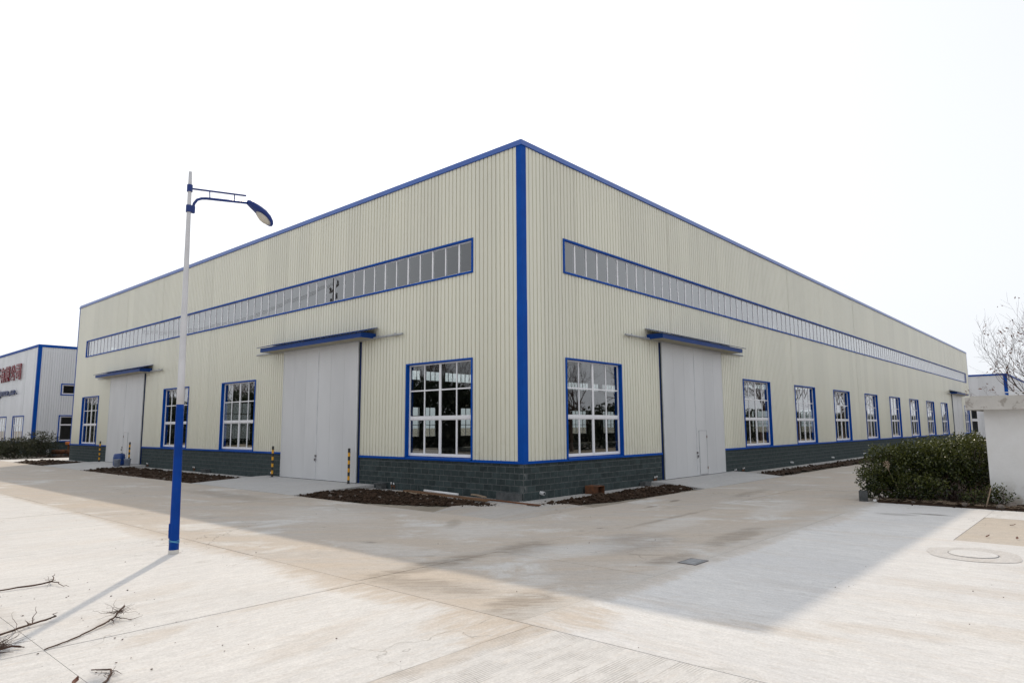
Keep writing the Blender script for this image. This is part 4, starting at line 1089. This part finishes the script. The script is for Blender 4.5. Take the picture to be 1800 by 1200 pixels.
shrub('tall evergreen shrub pressed against the corner of the white gatehouse', (8.0, -10.0, 0), [((7.9, -9.85, 1.0), (.62, .42, .85)), ((8.9, -9.75, 1.15), (.9, .5, .75)), ((9.9, -9.3, 1.1), (.9, .8, .7))], 11500, .075, 'leaf', 33, G, 12, 12)
shrub('small low plant at the foot of the white gatehouse wall', (6.85, -10.55, 0), [((6.85, -10.45, .30), (.22, .38, .28)), ((6.7, -9.95, .22), (.25, .35, .2))], 1100, .06, 'leaf', 34, G, 5, 0)
# dry flower head, stake, block and stones in the bed
rnd = random.Random(44)
tw = thing('dry_shoot', 'leaning dry shoot with a pale withered head in the dark shrub', 'dry shoot', (6.9, -7.95, 0))
m = MB(); m.tube(jitter_line((6.75, -8.2, .25), (6.50, -7.98, 1.02), 6, .05, rnd), .010, 5); m.build('stem', MT['wood_pale'], tw)
m = MB()
for k in range(40): m.blob((6.50+rnd.gauss(0, .03), -7.97+rnd.gauss(0, .035)-.0, 1.02+rnd.gauss(0, .06)), .02, k, 1)
m.build('withered_head', MT['wood_pale'], tw)
m = MB(); m.tube([(6.45, -10.22, -.03), (6.55, -10.36, .50)], .017, 7); tag(m.build('wooden_stake', MT['wood_pale']), 'pale wooden stake leaning by the small plant at the white wall', 'stake')
m = MB(); m.box(6.18, 6.42, -7.48, -7.26, 0, .28); k_ = m.build('bollard_stone', MT['grey_block'], origin=(6.3, -7.37, 0)); k_.rotation_euler = (0, 0, R(12)); tag(k_, 'small square grey kerb stone at the left end of the hedge', 'stone')
for i, (x, y, r, lab) in enumerate(((6.24, -7.68, .05, 'white pebble beside the square grey kerb stone'), (6.35, -8.6, .05, 'small pale stone under the middle of the hedge'), (6.5, -9.75, .09, 'grey stone at the foot of the gatehouse-side shrub'), (6.40, -10.55, .10, 'flat grey stone below the small plant'), (6.75, -10.75, .14, 'rounded rock touching the white gatehouse wall'))):
    rock('stone', (x, y, .04), r, lab, 'pvc' if i == 0 else 'stone', seed=i+3, cat='stone')
m = MB()
rnd = random.Random(91)
for k in range(320):
    x, y = rnd.uniform(6.2, 7.0), rnd.uniform(-12.0, -7.6); a = rnd.uniform(0, 6.28); L = rnd.uniform(.04, .2)
    m.tube([(x, y, .05+rnd.uniform(0, .04)), (x+L*math.cos(a), y+L*math.sin(a), .05+rnd.uniform(0, .05))], .004, 4)
o = m.build('twig_litter', MT['wood_pale']); o['kind'] = 'stuff'; tag(o, 'litter of broken twigs along the front of the hedge', 'twig litter')

# ---------------------------------------------------------------- gatehouse
gh = thing('gatehouse', 'plain white rendered gatehouse with weathered concrete roof slab at right edge', 'gatehouse', (7.2, -10.28, 0))
m = MB(); m.box(7.2, 11.5, -18.0, -10.28, -.05, 2.53); m.build('wall', MT['render'], gh)
m = MB(); nx = 60
P = []; Fc = []
y0, y1 = -18.4, -9.93
m.box(6.8, 11.9, y0, y1, 2.5301, 2.86); slb = m.build('roof_slab', MT['slab_old'], gh)
m = MB(); m.box(6.90, 11.8, y0+.1, y1-.1, 2.8601, 2.90); m.build('roof_screed', MT['slab_old'], slb)
tr = thing('lattice_truss', 'thin white lattice truss behind the gatehouse roof', 'truss', (13.0, -10.75, 0))
m = MB(); X = 12.6
for zz in (2.98, 3.19): m.box(X-.015, X+.015, -16, -10.15, zz-.015, zz+.015)
m.build('chord', MT['pvc'], tr)
for k in range(24):
    ya = -10.2-k*.24; m = MB(); za, zb = (2.99, 3.18) if k % 2 else (3.18, 2.99); m.tube([(X, ya, za), (X, ya-.24, zb)], .009, 5); m.build('brace', MT['pvc'], tr)
for yy in (-10.25, -15.9): boxo('post', MT['pvc'], tr, X-.03, X+.03, yy-.03, yy+.03, 0, 2.96)

# ---------------------------------------------------------------- bare trees
def grow(m, lm, p, d, L, r, depth, rnd, leafy, tips):
    n = 5; pts = [p]; cur = p; dd = d.copy()
    for i in range(n):
        dd = (dd+Vector((rnd.gauss(0, .10), rnd.gauss(0, .10), rnd.gauss(.035, .08)))).normalized(); cur = cur+dd*L/n; pts.append(cur)
    m.tube(pts, [r*(1-.42*i/n) for i in range(n+1)], 7 if depth > 3 else (5 if depth > 1 else 3), depth == 0)
    if depth == 0: tips.append((cur, dd)); return
    k = 3 if depth > 2 else rnd.choice((2, 3, 3))
    for j in range(k):
        t_ = rnd.uniform(.35, .95) if j else 1.0
        b = pts[min(n, int(t_*n))]
        ax_ = dd.orthogonal().normalized(); ax_.rotate(Matrix.Rotation(rnd.uniform(0, 6.28), 3, dd))
        ang = rnd.uniform(.35, .85) if j else rnd.uniform(.05, .3)
        nd = (dd*math.cos(ang)+ax_*math.sin(ang)).normalized(); nd.z += .08; nd.normalize()
        grow(m, lm, b, nd, L*rnd.uniform(.62, .82), max(r*.56, .003), depth-1, rnd, leafy, tips)
def bare_tree(label, base, h, r, seed, depth=5, leaves=0, group=None, lean=(0, 0), src=None, rz=0, sc=1):
    root = thing('bare_tree', label, 'tree', base, group)
    if src:
        root.rotation_euler = (0, 0, rz); root.scale = (sc, sc, sc)
        for ch in src.children:
            c = bpy.data.objects.new(ch.name.split('.')[0], ch.data); COL.objects.link(c); c.parent = root
        return root
    rnd = random.Random(seed); m = MB(); tips = []
    t0 = Vector((0, 0, -.1)); t1 = Vector((lean[0]*.4, lean[1]*.4, h*.28))
    m.tube([t0, t0.lerp(t1, .3), t0.lerp(t1, .6), t1], [r*1.25, r*1.02, r*.95, r*.88], 10)
    tk = m.build('trunk', MT['bark']); tk.parent = root
    m = MB()
    for j in range(4):
        a = j*1.57+rnd.uniform(-.4, .4); ang = rnd.uniform(.25, .75) if j else .1
        d = Vector((math.cos(a)*math.sin(ang)+lean[0]*.3, math.sin(a)*math.sin(ang)+lean[1]*.3, math.cos(ang))).normalized()
        grow(m, None, t1, d, h*.27, r*.6, depth, rnd, 0, tips)
    cr = m.build('crown', MT['bark']); cr.parent = root
    if leaves:
        m = MB()
        for k in range(leaves):
            p, d = rnd.choice(tips)
            for q in range(rnd.randint(2, 6)):
                c = p+Vector((rnd.gauss(0, .06), rnd.gauss(0, .06), rnd.gauss(-.05, .06))); dd = Vector((rnd.gauss(0, 1), rnd.gauss(0, 1), rnd.gauss(-.6, .5))).normalized(); s = dd.orthogonal().normalized(); L = rnd.uniform(.06, .11)
                m.add([c, c+dd*L*.5+s*L*.3, c+dd*L, c+dd*L*.5-s*L*.3], [(0, 1, 2), (0, 2, 3)])
        lf = m.build('withered_leaves', MT['dry_leaf']); lf.parent = root
    return root
bare_tree('bare tree with a few withered brown leaves rising behind the gatehouse', (15.2, -12.05, 0), 6.3, .055, 77, 5, 110, None, (-.5, .7))
# trees across the yard, seen mirrored in the warehouse windows
T1 = bare_tree('bare tree beyond the frame, first in the row mirrored in left windows', (-31, 36, 0), 10.5, .17, 101, 5, 0, 'bare trees mirrored in the windows')
T2 = bare_tree('bare tree beyond the frame, second in the row mirrored in left windows', (-33, 44, 0), 11.5, .18, 102, 5, 0, 'bare trees mirrored in the windows')
k = 0
for (x, y, s, side_) in ((-30, 56, 1.0, 'left'), (-34, 66, 1.1, 'left'), (-31, 78, .95, 'left'), (-34, 90, 1.1, 'left'), (-31, 104, 1.0, 'left'), (-33, 122, 1.0, 'left'), (-30, 145, 1.0, 'left'),
                  (34, -23, .8, 'right'), (44, -24, .9, 'right'), (62, -22, .9, 'right'), (78, -23, 1.0, 'right'), (88, -22, 1.0, 'right'), (101, -22, 1.1, 'right'), (113, -23, 1.0, 'right'), (126, -22, 1.1, 'right'), (140, -22, 1.0, 'right'), (156, -22, 1.1, 'right'), (176, -22, 1.0, 'right'), (200, -22, 1.1, 'right')):
    k += 1
    bare_tree('bare tree beyond the frame, one of those mirrored in the %s windows' % side_, (x, y, 0), 0, 0, 0, group='bare trees mirrored in the windows', src=(T1, T2)[k % 2], rz=k*1.7, sc=s)
f0 = None
for (x, y, rz, sc) in [(-29, 12+12.5*i, 0, 1.0) for i in range(12)]+[(22+12.5*i, -26, R(90), .62) for i in range(20)]:
    rnd = random.Random(200)
    root = thing('evergreen_tree', 'dark evergreen mass behind the bare trees mirrored in the %s windows' % ('left' if rz == 0 else 'right'), 'tree', (x, y, 0), 'evergreens mirrored in the windows')
    if f0 is None:
        m = MB(); leaf_cloud(m, (0, 0, 3.0), (2.2, 9.0, 3.7), 7000, .55, rnd, seed=5, shell=.3, thr=-.4); f0 = m.build('foliage', MT['leaf_dark']); f0.parent = root
        tk = MB(); tk.tube([(0, 0, -.1), (0, 0, 3)], [.2, .12], 8); t0_ = tk.build('trunk', MT['bark']); t0_.parent = root
    else:
        for src_ in (f0, t0_):
            o = bpy.data.objects.new(src_.name.split('.')[0], src_.data); COL.objects.link(o); o.parent = root
    root.rotation_euler = (0, 0, rz); root.scale = (sc, 1, sc)

# power poles mirrored in the ribbon window
def power_pole(lab, x, y, h, arms, rz=0):
    p = thing('power_pole', lab, 'power pole', (x, y, 0), 'power poles mirrored in the ribbon window')
    m = MB(); m.tube([(0, 0, -.1), (0, 0, h)], [.17, .10], 12); o = m.build('pole', MT['iron']); o.parent = p
    for z, L in arms:
        m = MB(); m.box(-.06, .06, -L, L, z-.06, z+.06); o = m.build('cross_arm', MT['iron']); o.parent = p
        for s in (-1, 0, 1):
            m = MB(); m.lathe([(.05, 0), (.09, .08), (.05, .12), (.09, .2), (.04, .28), (0, .3)], (0, s*(L-.1), z+.06), 8); q = m.build('insulator', MT['iron']); q.parent = p
    p.rotation_euler = (0, 0, rz)
power_pole('concrete power pole with two cross arms left of the frame', -13, 30, 14.0, ((12.5, 1.3), (11.6, 1.0)), R(20))
power_pole('far concrete power pole with three cross arms left of the frame', -13, 68, 13.5, ((12.8, 2.2), (12.0, 2.2), (11.2, 1.2)), R(20))
for i, s in enumerate((-1.2, 0, 1.2)):
    m = MB(); m.tube([(-13-s*.34, 30+s*.94+(38)*q/12, 12.9-1.3*math.sin(math.pi*q/12)) for q in range(13)], .012, 4)
    tag(m.build('power_cable', MT['cable']), ('left', 'middle', 'right')[i]+' sagging black cable between the two power poles', 'cable', 'power cables')

# ---------------------------------------------------------------- white building at far left
BX, BY, BH, BP = 1.16, 56.94, 9.57, 1.08
wb = thing('office_building', 'white corrugated building with blue trim and red characters at far left', 'building', (BX, BY, 0))
def tfA(u, d, z): return (BX-d, BY+u, z)     # face with the sign
def tfB(u, d, z): return (BX+u, BY-d, z)     # short face towards the warehouse
LA, LB = 60., 24.
wA = [(3.15+i*6.2, 6.85+i*6.2, 1.1, 3.32) for i in range(9)]
wB = [(1.95, 3.9, 1.15, 3.32), (1.95, 3.9, 5.25, 6.12), (8.2, 10.2, 1.15, 3.32), (8.2, 10.2, 5.25, 6.12)]
for tf, L, wn in ((tfA, LA, wA), (tfB, LB, wB)):
    u = .1; 
    while u < L:
        e = min(u+.9, L)
        sheet(tf, u, e, BP, BH-.15, wn, 'cladding_sheet', MT['clad_white'], wb); u = e
    for (a, b, c, d) in wn:
        m = MB(tf)
        for bx4 in ((a-.09, a, -.1, .04, c-.09, d+.09), (b, b+.09, -.1, .04, c-.09, d+.09), (a, b, -.1, .04, d, d+.09), (a, b, -.1, .04, c-.09, c)): m.box(*bx4)
        wn_ = m.build('window', MT['blue'], wb)
        f = MB(tf); nc = 4 if tf is tfA else 1
        for k in range(nc+1): uu = a+(b-a)*k/nc; uu = min(max(uu, a+.06), b-.06); f.box(uu-.06, uu+.06, -.09, -.03, c, d)
        f.box(a, b, -.092, -.028, c, c+.1); f.box(a, b, -.092, -.028, d-.09, d)
        if d-c > 1.5: f.box(a, b, -.092, -.028, c+(d-c)*.62, c+(d-c)*.62+.12)
        f.build('frame', MT['white_frame'], wn_)
        w2 = (b-a)/nc
        for k in range(nc):
            g = MB(tf); g.quad((a+k*w2+.03, -.06, c+.05), (a+(k+1)*w2-.03, -.06, c+.05), (a+(k+1)*w2-.03, -.06, d-.05), (a+k*w2+.03, -.06, d-.05)); g.build('pane', MT['glass'], wn_)
    m = MB(tf); m.box(0 if tf is tfA else .005, L, -.2, -.02, -.05, BP); m.build('plinth', MT['plinth'], wb)
m = MB(); m.prism([(BX-.03, BY+.24), (BX-.03, BY-.03), (BX+.24, BY-.03), (BX+.24, BY+.03), (BX+.03, BY+.03), (BX+.03, BY+.24)], BP, BH-.2); m.build('corner_trim', MT['blue'], wb)
m = MB(); m.box(BX-.06, BX+.15, BY-.06, BY+LA, BH-.22, BH); m.box(BX+.151, BX+LB, BY-.06, BY+.15, BH-.22, BH); m.build('roof_coping', MT['blue'], wb)
m = MB(); m.box(BX+.1, BX+LB, BY+.1, BY+LA, BH-.4, BH-.25); m.box(BX+LB-.1, BX+LB, BY+.2, BY+LA, 0, BH-.4); m.box(BX+.1, BX+LB-.101, BY+LA-.1, BY+LA, 0, BH-.4); m.box(BX+.25, BX+LB-.101, BY+8, BY+8.1, 0, BH-.45); m.build('roof', MT['roof'], wb)
def text_mesh(txt, size, ext):
    c = bpy.data.curves.new('t', 'FONT'); c.body = txt; c.size = size; c.extrude = ext; c.offset = .02
    o = bpy.data.objects.new('t', c); COL.objects.link(o); bpy.context.view_layer.update()
    me = bpy.data.meshes.new_from_object(o.evaluated_get(bpy.context.evaluated_depsgraph_get()))
    bpy.data.objects.remove(o); bpy.data.curves.remove(c); return me
def put_text(txt, ylow, yhigh, z0, z1, mat, name, bold=0):
    me = text_mesh(txt, 1.0, .04)
    xs_ = [v.co.x for v in me.vertices]; ys_ = [v.co.y for v in me.vertices]
    if not xs_: return
    ax0, ax1, ay0, ay1 = min(xs_), max(xs_), min(ys_), max(ys_)
    for v in me.vertices:
        fx = (v.co.x-ax0)/(ax1-ax0); fy = (v.co.y-ay0)/(ay1-ay0)
        v.co = (BX-.12-v.co.z*1.0, BY+yhigh+(ylow-yhigh)*fx, z0+(z1-z0)*fy)
    me.materials.clear(); me.materials.append(mat); me.update()
    return link(name, me, wb)
cw = 1.62
for i, ch in enumerate('\u53f8\u516c\u9650\u6709\u5b50'):
    lo = 5.0+i*1.95; c = put_text(ch, lo, lo+cw, 6.72, 8.22, MT['red_sign'], 'sign_character')
put_text('Intelligence ,co .', 5.7, 16.2, 5.20, 6.05, MT['navy_sign'], 'sign_lettering')['kind'] = 'stuff'

GL = 'dull shrubs before the white building'
for i, (x, y, sx, sy, sz, lab) in enumerate(((-3.4, 48.6, 1.5, 1.2, .88, 'dull brownish shrub cut by the left edge of the picture'), (-1.6, 49.2, 1.4, 1.2, .85, 'low dull shrub in front of the white building windows'), (.1, 50.2, 1.35, 1.2, 1.12, 'taller rounded dull shrub below the blue corner of the white building'))):
    shrub(lab, (x, y, 0), [((x, y, sz*.80), (sx, sy, sz))], 4200, .12, 'leaf_dull', 60+i, GL, 10, 3)
vp = thing('rusty_pump', 'rusty pipe with orange valve wheel standing beside the white building', 'pump', (2.3, 50.5, 0))
m = MB(); m.tube([(1.05, 50.6, .38), (2.35, 50.2, .38)], .17, 14); m.build('barrel', MT['rust'], vp, True)
m = MB(); m.tube([(2.15, 50.26, 0), (2.15, 50.26, .95)], .07, 10); m.tube([(2.15, 50.26, .28), (2.15, 50.26, .5)], .26, 12); m.build('riser', MT['rust'], vp)
m = MB(); m.lathe([(.22, .93), (.24, .98), (.24, 1.12), (.2, 1.17), (0, 1.18)], (2.15, 50.26, 0), 16); m.build('valve_cap', MT['orange'], vp)
for sx in (1.25, 2.05): boxo('saddle', MT['grey_block'], vp, sx-.1, sx+.1, 50.2, 50.7, -.05, .2)
m = MB(); m.blob((.78, 50.4, .36), .2, 4, 2, (.5, .8, 1.1), .7); tag(m.build('crumpled_bag', MT['pvc']), 'crumpled white plastic bag beside the rusty pipe', 'bag')
soil([(.8, 48.6), (6, 48.6), (6, 56), (.8, 56)], .08, 200, 'rough earth between the far shrubs and the white building', step=.4, seed=71)

# ---------------------------------------------------------------- white building far right
QX, QY, QH = 113.0, -1.1, 9.9
qb = thing('far_building', 'white and blue building beyond the far right end of the warehouse', 'building', (QX, QY, 0))
def tfQ(u, d, z): return (QX-d, QY+u, z)
def tfQ2(u, d, z): return (QX+u, QY-d, z)
qw = [(4.2+i*4.2, 6.9+i*4.2, 3.0, 4.6) for i in range(4)]+[(4.2+i*4.2, 6.9+i*4.2, .9, 2.6) for i in range(4)]
for tf, L, wn in ((tfQ, 22, qw), (tfQ2, 40, [])):
    u = .1
    while u < L: e = min(u+.9, L); sheet(tf, u, e, 0, QH-.2, wn, 'cladding_sheet', MT['clad_white'], qb); u = e
for (a, b, c, d) in qw:
    m = MB(tfQ); m.box(a-.1, a, -.1, .04, c-.1, d+.1); m.box(b, b+.1, -.1, .04, c-.1, d+.1); m.box(a, b, -.1, .04, d, d+.1); m.box(a, b, -.1, .04, c-.1, c); wn_ = m.build('window', MT['white_frame'], qb)
    g = MB(tfQ); g.quad((a, -.06, c), (b, -.06, c), (b, -.06, d), (a, -.06, d)); g.build('pane', MT['glass'], wn_)
m = MB(); m.prism([(QX-.05, QY+.4), (QX-.05, QY-.05), (QX+.4, QY-.05), (QX+.4, QY+.05), (QX+.05, QY+.05), (QX+.05, QY+.4)], 0, QH-.2); m.build('corner_trim', MT['blue'], qb)
m = MB(); m.box(QX-.1, QX+.3, QY-.1, QY+22, QH-.25, QH); m.box(QX+.301, QX+40, QY-.1, QY+.3, QH-.25, QH); m.build('roof_coping', MT['blue'], qb)
m = MB(); m.box(QX+.2, QX+40, QY+.2, QY+22, QH-.7, QH-.45); m.box(QX+.2, QX+.4, QY+21, QY+22, 0, QH-.8); m.box(QX+6, QX+6.1, QY+.2, QY+22, 0, QH-.8); m.build('roof', MT['roof'], qb)
ev = thing('evergreen_tree', 'dark evergreen seen in the gap between warehouse end and gatehouse', 'tree', (70, -6.0, 0))
rnd = random.Random(301); m = MB(); leaf_cloud(m, (92, -2.6, 2.0), (1.7, 1.5, 2.2), 2600, .30, rnd, seed=9, shell=.4); m.build('foliage', MT['leaf_dark'], ev)
m = MB(); m.tube([(92, -2.6, -.1), (92, -2.6, 2.2)], [.16, .1], 8); m.build('trunk', MT['bark'], ev)
ev.location = (70, -6, 0)
